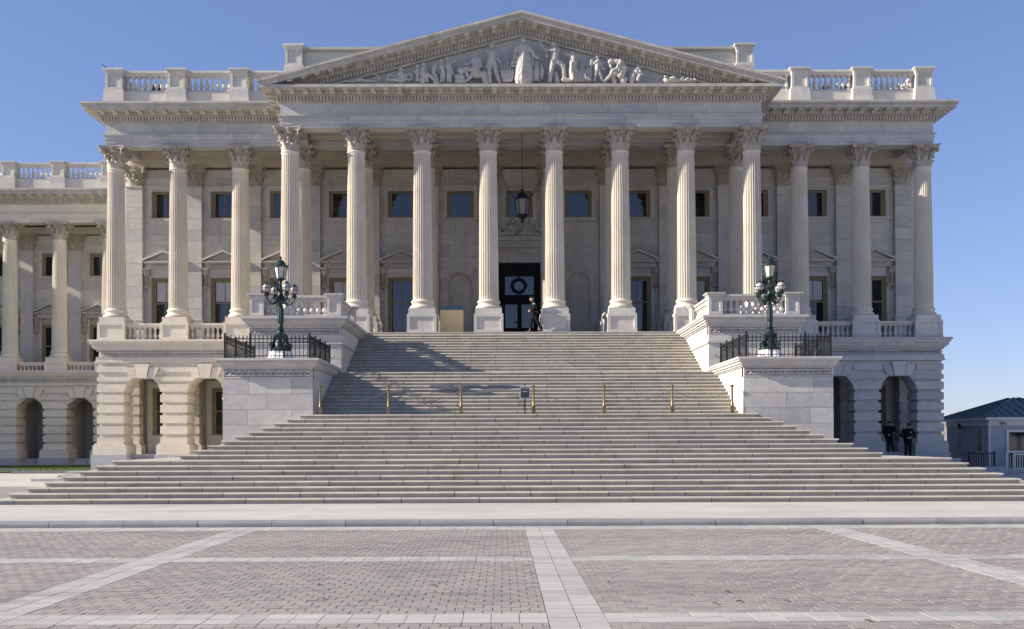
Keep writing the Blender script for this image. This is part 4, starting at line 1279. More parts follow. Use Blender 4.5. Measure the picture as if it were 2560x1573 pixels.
def ghwin(y0, y1):
    m = MB(); x = gx0-.02
    m.box(x-.03, x+.05, y0, y0+.07, 1.45, 2.65); m.box(x-.03, x+.05, y1-.07, y1, 1.45, 2.65); m.box(x-.03, x+.05, y0+.07, y1-.07, 2.58, 2.65); m.box(x-.05, x+.05, y0-.04, y1+.04, 1.38, 1.45); m.box(x-.025, x+.05, y0+.07, y1-.07, 2.02, 2.07)
    W = part('window', m, M['siding'], GH)
    part('pane', MB().box(x-.012, x-.006, y0+.071, y1-.071, 1.451, 2.019), M['glass'], W); part('pane', MB().box(x-.012, x-.006, y0+.071, y1-.071, 2.071, 2.579), M['glass'], W)
ghwin(4.15, 4.80); ghwin(6.3, 7.05)
m = MB(); dx = 25.42
m.box(dx-.14, dx-.01, gy0-.05, gy0+.05, .3, 2.60); m.box(dx+1.35, dx+1.48, gy0-.05, gy0+.05, .3, 2.60); m.box(dx-.01, dx+1.35, gy0-.05, gy0+.05, 2.47, 2.60)
m.box(dx, dx+1.34, gy0-.03, gy0+.02, .35, .62)
DR = part('door', m, M['trim'], GH)
part('door_pane', MB().box(dx, dx+1.34, gy0-.012, gy0-.004, .621, 2.469), M['glass'], DR)
m = MB(); m.box(dx-.45, dx+1.5, gy0-.60, gy0-.54, 1.42, 1.50)
RLG = part('railing', m, M['trim'], GH)
for i in range(12): part('picket', MB().box(dx+.02+i*.125, dx+.06+i*.125, gy0-.59, gy0-.55, .62, 1.30), M['trim'], RLG)
part('lower_rail', MB().box(dx, dx+1.5, gy0-.60, gy0-.54, .56, .62).box(dx, dx+1.5, gy0-.60, gy0-.54, 1.30, 1.36), M['trim'], RLG)
part('rail_post', MB().box(dx-.45, dx-.38, gy0-.61, gy0-.53, .3, 1.5).box(dx-.06, dx+.0, gy0-.61, gy0-.53, .3, 1.5), M['trim'], RLG)
part('porch_base', MB().box(dx-.5, dx+4, gy0-.75, gy0-.06, .2, .36), M['walk'], GH)
part('wall_lamp', MB().box(25.0, 25.22, gy0-.16, gy0-.03, 2.86, 2.98).ball((25.19, gy0-.15, 2.90), .05, 8), M['kerb'], GH)
part('floodlight', MB().box(gx0-.20, gx0-.05, 6.4, 6.6, 2.72, 2.78).tube([(gx0-.18, 6.5, 2.72), (gx0-.30, 6.35, 2.92)], [.05, .09], 8), M['iron'], GH)
# small black railing between the guardhouse and the building
RW = thing('black_railing', 'short black iron railing between the guardhouse and the corner of the building', 'railing', (23.3, 2.2, .3))
for x in (22.75, 24.05): part('post', MB().box(x-.04, x+.04, 2.2, 2.28, .3, 1.48), M['iron'], RW)
for z in (1.36, .55): part('rail', MB().box(22.79, 24.01, 2.22, 2.26, z, z+.06), M['iron'], RW)
for i in range(9): part('picket', MB().box(22.86+i*.13, 22.885+i*.13, 2.23, 2.25, .61, 1.36), M['iron'], RW)
o = part('planter_kerb', MB().box(22.3, 24.3, 1.6, 2.1, .2, .72), M['granite']); tag(o, 'low grey stone kerb block below the short black railing', 'kerb')

# bare tree far behind, seen in the gap
def tree(loc, h, label, seed):
    rnd = random.Random(seed); T = thing('bare_tree', label, 'tree', loc)
    tr = MB(); br = MB(); b0 = Vector(loc)
    def grow(m, p, d, L, r, lvl):
        pts = [p]; rr = [r]
        for i in range(4):
            d = (d+Vector((rnd.uniform(-.18, .18), rnd.uniform(-.18, .18), rnd.uniform(-.02, .12)))).normalized()
            p = p+d*L/4; pts.append(p); rr.append(r*(1-.14*(i+1)))
            if lvl > 0 and i >= 1:
                for q in range(2):
                    a = rnd.uniform(0, 2*PI); e = (d*.7+Vector((math.cos(a), math.sin(a), .35))*.75).normalized()
                    grow(br, p, e, L*rnd.uniform(.5, .75), rr[-1]*.6, lvl-1)
        m.tube(pts, rr, 5)
    grow(tr, b0, Vector((0, 0, 1)), h*.6, h*.022, 4)
    part('trunk', tr, M['bark'], T); part('crown', br, M['bark'], T, fix=False)
tree((40.6, 46, -.05), 4.6, 'bare winter tree glimpsed between the building and the guardhouse', 5)
tree((45.5, 60, -.05), 4.6, 'pale leafless tree farther back behind the guardhouse gap', 9)
HB = part('distant_wall', MB().box(30, 70, 75, 80, -.05, 4.6), M['rust']); tag(HB, 'distant pale wall seen through the gap beside the guardhouse', 'wall')

# belt of trees across the far side of the plaza, behind the viewpoint
tm = MB(); rt = random.Random(11)
for i in range(46):
    cx, cy, hh = -190+i*8.4+rt.uniform(-2, 2), -150+rt.uniform(-14, 14), rt.uniform(8, 15)
    tm.tube([(cx, cy, -.05), (cx+.2, cy, hh*.5), (cx, cy+.3, hh*.85)], [.35, .25, .08], 5)
    for j in range(130):
        a, q = rt.uniform(0, 2*PI), rt.random()**.5; r = hh*.36*q; z = hh*(.35+.62*rt.random()); k = 1-abs((z/hh-.62))*1.1
        p = Vector((cx+r*k*math.cos(a), cy+r*k*math.sin(a), z)); u = Vector((rt.uniform(-1, 1), rt.uniform(-1, 1), rt.uniform(-1, 1))).normalized()*rt.uniform(.4, .9); v = u.cross(Vector((rt.uniform(-1, 1), rt.uniform(-1, 1), 1))).normalized()*rt.uniform(.4, .9)
        tm.quad(tuple(p-u-v), tuple(p+u-v), tuple(p+u+v), tuple(p-u+v))
o = part('tree_belt', tm, M['treebelt'], fix=False); tag(o, 'dark belt of trees closing the far side of the plaza', 'trees', kind='stuff')

# ------------------------------------------------------------------ lamp standards
def lamp(x, y, z, label, spin):
    T = thing('lamp_standard', label, 'street lamp', (x, y, z), 'bronze lamp standards on the blocks')
    o8 = lambda r: [(r*math.cos(PI/8+k*PI/4), r*math.sin(PI/8+k*PI/4)) for k in range(8)]
    m = MB()
    for r, a, b in ((.58, 0, .16), (.56, .16, .18), (.45, .36, .44)): m.prism([(x+p, y+q) for p, q in o8(r)], z+a, z+b, 'z')
    m.lathe([(.56, .18), (.52, .22), (.47, .30), (.45, .36)], 8, (x, y, z), rot=PI/8)
    part('stone_foot', m, M['white'], T)
    m = MB().lathe([(.0, .44), (.43, .44), (.43, .50), (.38, .54), (.31, .60), (.27, .74), (.23, .86), (.22, .95), (.28, 1.02), (.31, 1.06), (.26, 1.09), (.20, 1.13), (.16, 1.20), (.12, 1.28), (.15, 1.32), (.10, 1.36)], 16, (x, y, z))
    for k in range(4):
        a = k*PI/2+spin
        pts = []
        for i in range(16):
            t = i/15; q = 1.5*2*PI*t; R = .12*(1-.75*t)
            rad = .37+R*math.cos(q-1.2); pts.append((x+rad*math.cos(a), y+rad*math.sin(a), z+.68+R*math.sin(q-1.2)))
        m.tube([(x+.22*math.cos(a), y+.22*math.sin(a), z+.92)]+pts, [.04]+[.034*(1-.5*i/15) for i in range(16)], 6)
        m.tube([(x+.38*math.cos(a), y+.38*math.sin(a), z+.52), (x+.30*math.cos(a), y+.30*math.sin(a), z+.80), (x+.27*math.cos(a), y+.27*math.sin(a), z+1.0)], [.05, .045, .05], 6)
    part('base', m, M['bronze'], T, smooth=50)
    m = MB()
    P = []
    prof = [(.10, 1.36), (.115, 1.44), (.095, 1.50), (.10, 1.56), (.118, 1.66), (.115, 1.80), (.09, 2.1), (.08, 2.34), (.095, 2.38), (.12, 2.42), (.10, 2.46), (.14, 2.54), (.15, 2.62), (.10, 2.70), (.085, 2.82), (.14, 2.90), (.15, 2.94), (.06, 2.98), (.055, 3.10), (.07, 3.14), (.05, 3.2), (.12, 3.27), (.165, 3.30)]
    m.lathe(prof, 16, (x, y, z))
    for k in range(10):
        a = 2*PI*k/10
        m.tube([(x+.113*math.cos(a), y+.113*math.sin(a), z+1.6), (x+.112*math.cos(a), y+.112*math.sin(a), z+1.8), (x+.083*math.cos(a), y+.083*math.sin(a), z+2.3)], .012, 4)
    for k in range(8):
        a = 2*PI*k/8
        m.tube([(x+.10*math.cos(a), y+.10*math.sin(a), z+2.86), (x+.19*math.cos(a), y+.19*math.sin(a), z+2.96), (x+.21*math.cos(a), y+.21*math.sin(a), z+2.90)], [.03, .025, .01], 5)
        m.tube([(x+.12*math.cos(a), y+.12*math.sin(a), z+2.45), (x+.20*math.cos(a), y+.20*math.sin(a), z+2.52), (x+.17*math.cos(a), y+.17*math.sin(a), z+2.62)], [.04, .03, .012], 5)
    part('shaft', m, M['bronze'], T, smooth=50)
    for k in range(4):
        a = k*PI/2+spin; ca, sa = math.cos(a), math.sin(a)
        m = MB(); pts = []
        for t in range(9):
            q = t/8; rad = .10+.47*q; h = 2.46-.16*math.sin(q*PI*.9)+.22*max(q-.55, 0)
            pts.append((x+rad*ca, y+rad*sa, z+h))
        rad = .58
        m.tube(pts+[(x+rad*ca, y+rad*sa, z+2.62)], [.038, .038, .036, .034, .034, .032, .032, .032, .034, .04], 7)
        for (q, h, R) in ((.30, 2.46, .075), (.45, 2.30, .05), (.22, 2.62, .07)):
            m.torus((x+q*ca, y+q*sa, z+h), R, .017, 10, 5, 'y' if abs(ca) > .7 else 'x')
        m.lathe([(.03, 2.58), (.09, 2.62), (.11, 2.68), (.07, 2.72), (.10, 2.75)], 10, (x+rad*ca, y+rad*sa, z))
        arm = part('arm', m, M['bronze'], T, smooth=50)
        gc = (x+rad*ca, y+rad*sa, z+2.91); R = .172
        part('globe', MB().ball(gc, R, 20), M['globe'], arm, smooth=60)
        cg = MB().torus(gc, R+.004, .012, 20, 5, 'z')
        for j in range(8):
            b = 2*PI*j/8
            cg.tube([(gc[0]+(R+.004)*math.cos(b)*math.sin(q*PI/8), gc[1]+(R+.004)*math.sin(b)*math.sin(q*PI/8), gc[2]-(R+.004)*math.cos(q*PI/8)) for q in range(1, 8)], .008, 4)
        cg.lathe([(.0, R-.02), (.10, R-.03), (.115, R+.0), (.07, R+.03), (.03, R+.05), (.035, R+.08), (.0, R+.10)], 10, gc)
        part('globe_cage', cg, M['bronze'], arm, smooth=50)
    # six-sided head lantern
    L = MB(); n = 6
    r0, r1, za, zb = .165, .265, z+3.32, z+3.80
    pan = MB()
    for j in range(n):
        a0, a1 = 2*PI*j/n+.3, 2*PI*(j+1)/n+.3
        p = [(x+r*math.cos(a), y+r*math.sin(a), zz) for (r, a, zz) in ((r0*.95, a0, za), (r0*.95, a1, za), (r1*.95, a1, zb), (r1*.95, a0, zb))]
        pan.quad(*p)
        L.tube([(x+r0*math.cos(a0), y+r0*math.sin(a0), za), (x+r1*math.cos(a0), y+r1*math.sin(a0), zb)], .017, 5)
        L.tube([(x+r1*math.cos(a0), y+r1*math.sin(a0), zb), (x+(r1+.03)*math.cos(a0), y+(r1+.03)*math.sin(a0), zb+.09), (x+(r1+.06)*math.cos(a0), y+(r1+.06)*math.sin(a0), zb+.10)], [.025, .02, .008], 5)
    L.lathe([(.10, -.06), (.20, -.02), (.20, .02), (.165, .03)], 6, (x, y, za), rot=.3)
    L.lathe([(.26, -.02), (.31, .0), (.31, .03), (.24, .06), (.20, .10), (.16, .20), (.10, .25), (.05, .27), (.03, .30), (.05, .33), (.05, .37), (.02, .40), (.0, .46)], 12, (x, y, zb), rot=.3)
    LH = part('lantern_frame', L, M['bronze'], T, smooth=40)
    part('lantern_pane', pan, M['lampglass'], LH)
    return T
lamp(-9.72, -9.3, 5.201, 'green bronze lamp standard with four caged globes on the sunlit block by the tall arches', .62)
lamp(9.62, -9.3, 5.201, 'green bronze lamp standard with four caged globes on the guardhouse side of the steps', .62)

# ------------------------------------------------------------------ iron fences round the lamps
def fence(s):
    T = thing('iron_fence', 'black iron picket fence round the lamp standard '+('beside the sunlit arches' if s < 0 else 'on the guardhouse side'), 'fence', (s*9.7, -11.2, 5.2))
    pk = MB().box(-.010, .010, -.010, .010, 0, .80); pk.lathe([(.004, .78), (.026, .81), (.014, .84), (.024, .86), (.0, .92)], 6)
    pkm = pk.mesh('picket', M['iron'], 40)
    ps = MB().box(-.032, .032, -.032, .032, 0, .92); ps.ball((0, 0, .96), .045, 8); psm = ps.mesh('post', M['iron'], 40)
    z = 5.2
    def run(p, q, ends=(1, 1), posts=()):
        a = Vector((*p, z)); b = Vector((*q, z)); d = b-a; L = d.length
        for h, t in ((.77, .018), (.62, .016), (.12, .018)):
            part('rail', MB().tube([a+Vector((0, 0, h)), b+Vector((0, 0, h))], t, 4), M['iron'], T)
        lat = MB(); n = max(2, round(L/.155))
        for i in range(n):
            P = a+d*((i+.5)/n); inst('picket', pkm, T, P)
            u, v = a+d*(i/n), a+d*((i+1)/n)
            lat.tube([u+Vector((0, 0, .62)), v+Vector((0, 0, .77))], .006, 3); lat.tube([u+Vector((0, 0, .77)), v+Vector((0, 0, .62))], .006, 3)
        part('lattice', lat, M['iron'], T, fix=False)
        for t in ([0] if ends[0] else [])+list(posts)+([1] if ends[1] else []): inst('post', psm, T, a+d*t)
    xi, xo = s*8.22, s*11.40
    run((xi, -11.22), (xo, -11.22), (1, 1), (.30, .70))
    run((xi, -11.22), (xi, -6.75), (0, 1), (.25, .5, .75))
    run((xo, -11.22), (xo, -6.6), (0, 1), (.35, .68))
    br = MB()
    for y in (-10.6, -9.4, -8.2): br.tube([(xi+s*.35, y, z+.02), (xi+s*.2, y, z+.35), (xi, y, z+.62)], .012, 4)
    for y in (-10.2, -8.9, -7.6): br.tube([(xo-s*.35, y, z+.02), (xo-s*.2, y, z+.35), (xo, y, z+.62)], .012, 4)
    part('brace', br, M['iron'], T)
    part('hook', MB().tube([(xi, -6.75, z+.45), (xi-s*.10, -6.7, z+.38), (xi-s*.18, -6.7, z+.44), (xi-s*.18, -6.7, z+.52)], .016, 5), M['iron'], T)
fence(-1); fence(1)

# ------------------------------------------------------------------ barrier across the landing
ZL = zk(17); YST = -11.45
sx = [-7.78, -5.23, -2.52, .19, 2.83, 5.38, 7.62]
lab = ['brass stanchion at the end of the barrier against the sunlit lamp block', 'second brass stanchion out from the sunlit lamp block', 'third brass stanchion out from the sunlit lamp block', 'brass stanchion standing right beside the dark notice sign', 'third brass stanchion in from the guardhouse-side lamp block', 'second brass stanchion in from the guardhouse-side lamp block', 'brass stanchion at the end of the barrier against the guardhouse-side lamp block']
for i, x in enumerate(sx):
    y = YST+random.uniform(-.03, .03)
    T = thing('stanchion', lab[i], 'stanchion', (x, y, ZL), 'brass stanchions across the landing')
    part('base', MB().box(x-.11, x+.11, y-.11, y+.11, ZL, ZL+.02).box(x-.065, x+.065, y-.065, y+.065, ZL+.02, ZL+.29), M['brass'], T)
    part('post', MB().lathe([(.06, .29), (.062, .31), (.045, .34), (.042, .60), (.036, .92), (.045, .95), (.04, .97), (.07, 1.02), (.075, 1.06), (.05, 1.075), (.0, 1.08)], 14, (x, y, ZL)), M['brass'], T, smooth=40)
    part('chain_ring', MB().torus((x, y-.045, ZL+.93), .03, .008, 10, 5, 'y'), M['brass'], T)
for i in range(6):
    a, b = sx[i], sx[i+1]; m = MB(); n = 26; sag = .40+.05*math.sin(i*2.3)
    for j in range(n):
        u, v = j/n, (j+1)/n
        f = lambda t: (a+(b-a)*t, YST, ZL+.92-sag*4*t*(1-t))
        m.tube([f(u), f(v)], .006 if j % 2 else .010, 5)
    o = part('barrier_chain', m, M['chain']); WL[o.name] = Vector((0, 0, 0))
    tag(o, ['sagging chain between the first two stanchions by the sunlit lamp block', 'sagging chain in the second gap of the barrier from the sunlit lamp block', 'sagging chain passing just behind the dark notice sign', 'sagging chain running from the stanchion beside the sign toward the guardhouse side', 'sagging chain in the second gap from the guardhouse-side lamp block', 'sagging chain ending at the guardhouse-side lamp block'][i], 'chain', 'chains of the landing barrier')
T = thing('notice_sign', 'dark notice board with pale rim on a thin black post on the landing', 'sign', (-.14, -11.62, ZL))
part('post', MB().box(-.165, -.115, -11.63, -11.58, ZL, 4.2).box(-.30, .02, -11.70, -11.5, ZL, ZL+.015), M['iron'], T)
arch = [(-.19, 0), (.19, 0), (.19, .42), (.12, .43), (.06, .46), (0, .47), (-.06, .46), (-.12, .43), (-.19, .42)]
part('rim', MB().prism([(-.14+a, 3.66+b) for a, b in arch], -11.645, -11.632, 'y'), M['trim'], T)
F_ = part('face', MB().prism([(-.14+a*.84, 3.69+b*.87) for a, b in arch], -11.656, -11.6455, 'y'), M['signface'], T)
m = MB()
for (w_, z) in ((.10, 4.02), (.07, 3.93), (.11, 3.905)): m.box(-.14-w_, -.14+w_, -11.6585, -11.6565, z, z+.012)
part('lettering', m, M['trim'], T)

# ------------------------------------------------------------------ hanging lanterns
def lantern(name, label, x, y, ztop, zhang, k, lit, swags=None):
    T = thing(name, label, 'lantern', (x, y, ztop))
    z = ztop
    m = MB().tube([(x, y, z), (x, y, zhang)], .018, 5)
    part('rod', m, M['iron'], T)
    m = MB().lathe([(.0, 0), (.05*k, -.02*k), (.07*k, -.10*k), (.03*k, -.16*k), (.06*k, -.20*k), (.20*k, -.26*k), (.26*k, -.34*k), (.27*k, -.44*k), (.38*k, -.52*k), (.40*k, -.58*k), (.36*k, -.60*k)], 8, (x, y, z))
    m.lathe([(.29*k, -1.36*k), (.30*k, -1.40*k), (.24*k, -1.48*k), (.10*k, -1.58*k), (.05*k, -1.64*k), (.07*k, -1.72*k), (.02*k, -1.80*k), (0, -1.82*k)], 8, (x, y, z))
    for j in range(6):
        a = 2*PI*j/6
        m.tube([(x+.385*k*math.cos(a), y+.385*k*math.sin(a), z-.58*k), (x+.28*k*math.cos(a), y+.28*k*math.sin(a), z-1.38*k)], .022*k, 5)
    Fm = part('frame', m, M['iron'], T, smooth=40)
    for j in range(6):
        a0, a1 = 2*PI*j/6, 2*PI*(j+1)/6
        part('pane', MB().quad(*[(x+r*k*math.cos(a), y+r*k*math.sin(a), z+q*k) for r, a, q in ((.27, a0, -1.37), (.27, a1, -1.37), (.37, a1, -.59), (.37, a0, -.59))]), M['lampglass_dim'], Fm)
    if lit: part('flame', MB().ball((x-.02, y-.40*k, z-.95*k), .11*k, 10), M['glow'], T, smooth=60)
    for sw in swags or []:
        a = Vector(sw); b = Vector((x+(.33*k if a.x > x else -.33*k), y, z-.5*k)); pts = []
        for i in range(15):
            t = i/14; p = a.lerp(b, t); p.z -= .55*4*t*(1-t)*.6; pts.append(p)
        part('cable', MB().tube(pts, .014, 4), M['iron'], T)
    return T
lantern('hanging_lantern', 'large black hexagonal lantern hanging on a rod before the entrance', .08, 2.6, 15.05, ZC+.55, 1.0, False, [(-1.2, 2.6, 16.6), (-1.2, 2.3, 16.1), (1.35, 2.6, 16.6), (1.35, 2.3, 16.1)])
lantern('arch_lantern', 'lit black lantern hanging inside the arch next to the sunlit lamp block', -4.82*A, 5.0, 5.1, 5.6, .72, True)
# wreath on the transom
T = thing('door_wreath', 'dark evergreen wreath hanging on the glazed panel above the doors', 'wreath', (-.04, YW+.15, 10.75))
m = MB().torus((-.04, YW+.15, 10.75), .36, .07, 24, 8, 'y')
for i in range(160):
    a = random.uniform(0, 2*PI); R = .36+random.uniform(-.09, .12); b = random.uniform(0, 2*PI)
    p = Vector((-.04+R*math.cos(a), YW+.13+random.uniform(-.06, .03), 10.75+R*math.sin(a))); q = p+Vector((math.cos(b)*.06, -.03, math.sin(b)*.06))
    m.tube([p, q], [.02, .004], 4)
part('ring', m, M['foil'], T)
part('bow', MB().ball((-.04, YW+.10, 11.16), .07, 8, 1.2, .6, .8).tube([(-.04, YW+.12, 11.2), (-.04, YW+.15, 11.34)], .015, 5), M['iron'], T)
# cream stand with a glass edge between two columns, pale posts
T = thing('security_stand', 'cream boxy stand with low teal glass top edge between two portico columns', 'stand', (-3.4, 1.3, FL))
m = MB().box(-4.06, -2.93, 1.30, 1.345, FL, FL+1.24).box(-4.06, -4.015, 1.346, 2.1, FL, FL+1.24).box(-2.975, -2.93, 1.346, 2.1, FL, FL+1.24).box(-4.03, -2.96, 1.346, 2.08, FL+.9, FL+.94)
part('body', m, M['cream'], T)
part('glass_edge', MB().box(-3.98, -2.95, 1.31, 1.325, FL+1.241, FL+1.44).box(-4.05, -4.035, 1.4, 2.1, FL+1.241, FL+1.44), M['tealglass'], T)
for i, (x, lb) in enumerate(((-4.24, 'slim white post standing beside the cream stand'), (4.02, 'slim white post leaning beside the fourth column base from the sunlit side'))):
    o = part('white_post', MB().tube([(x, .75, FL), (x+.02, .75, FL+.62)], .035, 8).ball((x+.02, .75, FL+.64), .045, 8), M['white']); tag(o, 'slim white post beside the cream stand' if i == 0 else 'slim white post beside a portico pedestal on the guardhouse side of the doors', 'post')
# things on the roof
o = part('lightning_rod', MB().tube([(-21.5, 4.2, 21.65), (-22.05, 4.2, 22.05)], .02, 5), M['iron']); tag(o, 'thin slanting rod on the corner pier of the roof balustrade', 'rod')
o = part('roof_case', MB().box(-19.62, -19.05, 4.6, 5.1, 19.6, 21.10).box(-19.60, -19.07, 4.58, 4.6, 20.4, 21.0), M['iron']); tag(o, 'black equipment case behind the roof balustrade above the corner', 'equipment case')
o = part('roof_bracket', MB().tube([(-13.3, 4.9, 19.6), (-12.9, 4.9, 20.8), (-13.1, 4.9, 21.4)], .09, 6).box(-13.25, -12.85, 4.8, 5.0, 20.2, 20.6), M['iron']); tag(o, 'black bracket fitting behind the roof balustrade beside the pediment tip', 'fitting')
for i, x in enumerate((16.4, 17.35)):
    o = part('roof_fitting', MB().tube([(x, 4.9, 19.6), (x+.05, 4.9, 20.9)], .07, 6).box(x-.12, x+.15, 4.8, 5.0, 20.85, 21.1), M['iron']); tag(o, ('dark upright fitting behind the roof balustrade on the guardhouse side', 'dark fitting hard against the middle roof pier on the guardhouse side')[i], 'fitting')
# dry leaves on the paving
for i in range(9):
    x, y = random.uniform(-4.5, 4.5), random.uniform(-38.2, -33)
    a = random.uniform(0, 2*PI); c, s = math.cos(a), math.sin(a); m = MB(); P = []
    for j in range(4):
        t = j/3; w_ = .028*math.sin(PI*min(t*.9+.08, 1)); row = []
        for q in (-1, 0, 1):
            lx, ly = -.045+.09*t, q*w_; row.append((x+c*lx-s*ly, y+s*lx+c*ly, .006+.012*abs(q)+.012*math.sin(t*3)))
        P.append(row)
    m.grid(P); o = part('fallen_leaf', m, M['leaf']); tag(o, 'small dry brown leaf lying on the plaza paving', 'leaf', 'dry leaves on the plaza')
# ------------------------------------------------------------------ carved figures in the pediment
def PX(x): return -7.868+(x-900)*.019544
def PZ_(y): return 20.725-(y-150)*.019587
def zoomA(x, y): return PX(850+x/6.15), PZ_(80+y/6.15)
def zoomB(x, y): return PX(1220+x/4.733), PZ_(80+y/4.733)
YST0 = .10
def figure(label, conv, sc, limbs, balls=(), extra=None, cat='statue', name='pediment_figure'):
    """limbs: polylines of (x, y, radius[, depth]) in drawing units turned to metres; merged into one carved mass"""
    mb = MB(); xs = []
    k = .019544/sc
    for L in limbs:
        P = []
        for q in L:
            X, Z = conv(q[0], q[1]); d = q[3] if len(q) > 3 else 0
            P.append((Vector((X, YST0+d, max(Z, ZP+.02))), q[2]*k)); xs.append(X)
        for i in range(len(P)-1): mb.capsule(P[i][0], P[i+1][0], P[i][1], P[i+1][1], 10)
        if len(P) == 1: mb.ball(tuple(P[0][0]), P[0][1], 12)
    for q in balls:
        X, Z = conv(q[0], q[1]); mb.ball((X, YST0+(q[3] if len(q) > 3 else 0), Z), q[2]*k, 14, *(q[4] if len(q) > 4 else (1, 1, 1))); xs.append(X)
    if extra: extra(mb, conv, k)
    cx = sum(xs)/len(xs)
    for i, (a, b, c) in enumerate(mb.v):
        if c < ZP+.0: mb.v[i] = (a, b, ZP+.0)
    mb.box(min(xs)-.05, max(xs)+.05, YST0-.10, YST0+.30, ZP-.02, ZP+.10)
    o = remesh(mb, .018, name, M['statue'], None, (cx, YST0, ZP), 1, .020)
    return tag(o, label, cat, 'carved figures in the pediment')
A6, B4 = 6.15, 4.733
figure('carved figure lying down in the narrow tip of the pediment by the long curved horn', zoomA, A6, [[(30, 765, 14), (110, 755, 20), (200, 762, 14)]])
figure('long carved horn with upturned tip lying in the pediment', zoomA, A6, [[(225, 750, 26), (330, 742, 32), (450, 760, 22), (560, 752, 20), (605, 720, 18), (590, 680, 14), (545, 658, 9), (490, 654, 5)]])
def wheel(mb, conv, k):
    X, Z = conv(1058, 700); mb.torus((X, YST0-.05, Z), 46*k, 14*k, 16, 6, 'y')
    for j in range(8):
        a = j*PI/4; mb.capsule((X+50*k*math.cos(a), YST0-.05, Z+50*k*math.sin(a)), (X+62*k*math.cos(a), YST0-.05, Z+62*k*math.sin(a)), 9*k, 9*k, 6)
figure('carved reclining man with bent knees beside a cogged wheel', zoomA, A6, [[(935, 572, 36), (935, 590, 33)], [(935, 610, 18), (938, 650, 50), (930, 740, 58)], [(925, 745, 34), (830, 690, 28), (755, 655, 24), (735, 700, 22), (712, 765, 18)], [(900, 755, 28, -.12), (760, 752, 20, -.15)], [(890, 650, 20), (860, 700, 16), (835, 690, 13)], [(985, 650, 20), (1000, 700, 17), (990, 760, 16)]], extra=wheel)
figure('carved small child standing close to a seated teacher', zoomA, A6, [[(1195, 522, 30)], [(1193, 545, 14), (1190, 590, 33), (1192, 650, 30)], [(1180, 660, 20), (1178, 710, 17), (1172, 765, 14)], [(1205, 660, 20), (1208, 710, 17), (1210, 765, 14)], [(1165, 580, 13), (1150, 620, 11), (1180, 620, 10)]])
figure('carved seated teacher with an open book and outstretched leg', zoomA, A6, [[(1287, 500, 33)], [(1285, 530, 15), (1275, 580, 46), (1272, 640, 48)], [(1270, 660, 34), (1370, 670, 28), (1430, 720, 23), (1490, 765, 18)], [(1270, 670, 32), (1330, 700, 26), (1340, 760, 24)], [(1310, 570, 16), (1350, 620, 14), (1330, 650, 12)], [(1245, 665, 10, -.1), (1340, 652, 10, -.1)], [(1260, 720, 40), (1270, 765, 45)]])
figure('carved pack and tools leaning behind the two youths', zoomA, A6, [[(1460, 490, 18), (1445, 560, 38), (1438, 620, 30)], [(1480, 500, 10), (1470, 600, 10), (1420, 655, 10)], [(1450, 650, 40, .1), (1480, 760, 55, .1)]])
figure('carved youth standing with one arm round his companion', zoomA, A6, [[(1562, 445, 32)], [(1563, 470, 14), (1566, 510, 38), (1580, 600, 34)], [(1570, 610, 24), (1562, 690, 20), (1545, 765, 16)], [(1595, 610, 24), (1600, 690, 20), (1590, 765, 16)], [(1530, 510, 14), (1512, 570, 12), (1512, 630, 11)], [(1595, 510, 14), (1625, 550, 11)]])
figure('carved youth standing and pointing upward with raised arm', zoomA, A6, [[(1652, 415, 33)], [(1655, 445, 14), (1660, 490, 40), (1670, 600, 36)], [(1660, 610, 25), (1655, 690, 20), (1660, 765, 16)], [(1685, 610, 25), (1695, 690, 20), (1700, 765, 16)], [(1690, 480, 15), (1755, 462, 12), (1785, 415, 10), (1805, 390, 7)], [(1690, 500, 14), (1718, 580, 12), (1735, 655, 10)]])
figure('carved bearded man seated on stones beside a globe', zoomA, A6, [[(2075, 338, 38)], [(2080, 375, 18), (2092, 430, 60), (2092, 560, 60)], [(2045, 430, 26), (1985, 500, 18), (1895, 498, 14)], [(2150, 440, 26), (2172, 530, 20), (2085, 575, 15)], [(2080, 585, 42), (1930, 570, 34), (1945, 640, 28), (1965, 700, 22)], [(2110, 590, 42), (2040, 640, 34), (1995, 710, 28), (1935, 762, 20)], [(2040, 560, 10, -.15), (2140, 605, 10, -.15)], [(2080, 650, 60, .1), (2220, 640, 55, .1), (2240, 760, 60, .1)], [(1800, 680, 42, .08), (1880, 690, 42, .08)], [(1800, 750, 42, .08), (1900, 750, 42, .08)]], [(1862, 590, 60, .05)])
figure('carved standing soldier in a long coat with sword held low', zoomA, A6, [[(2335, 215, 42)], [(2335, 255, 18), (2338, 320, 62), (2330, 440, 52)], [(2300, 470, 42), (2295, 600, 34), (2300, 690, 28), (2310, 765, 24)], [(2358, 470, 42), (2395, 600, 34), (2420, 690, 26), (2450, 765, 22)], [(2280, 295, 24), (2260, 300, 20), (2330, 370, 18), (2420, 420, 16), (2455, 470, 14)], [(2390, 300, 22), (2430, 380, 18), (2450, 450, 15)], [(2455, 460, 7), (2520, 640, 5)], [(2280, 380, 22, .1), (2250, 520, 18, .1), (2225, 610, 12, .1)]])
figure('carved sheaf of upright leaves between the soldier and the robed woman', zoomB, B4, [[(230+q*14, 580, 14), (230+q*26, 470, 11), (232+q*36, 345+abs(q)*26, 4)] for q in (-3, -2, -1, 0, 1, 2, 3)])
def wreath(mb, conv, k):
    X, Z = conv(308, 388); mb.torus((X, YST0-.08, Z), 26*k, 12*k, 14, 6, 'y')
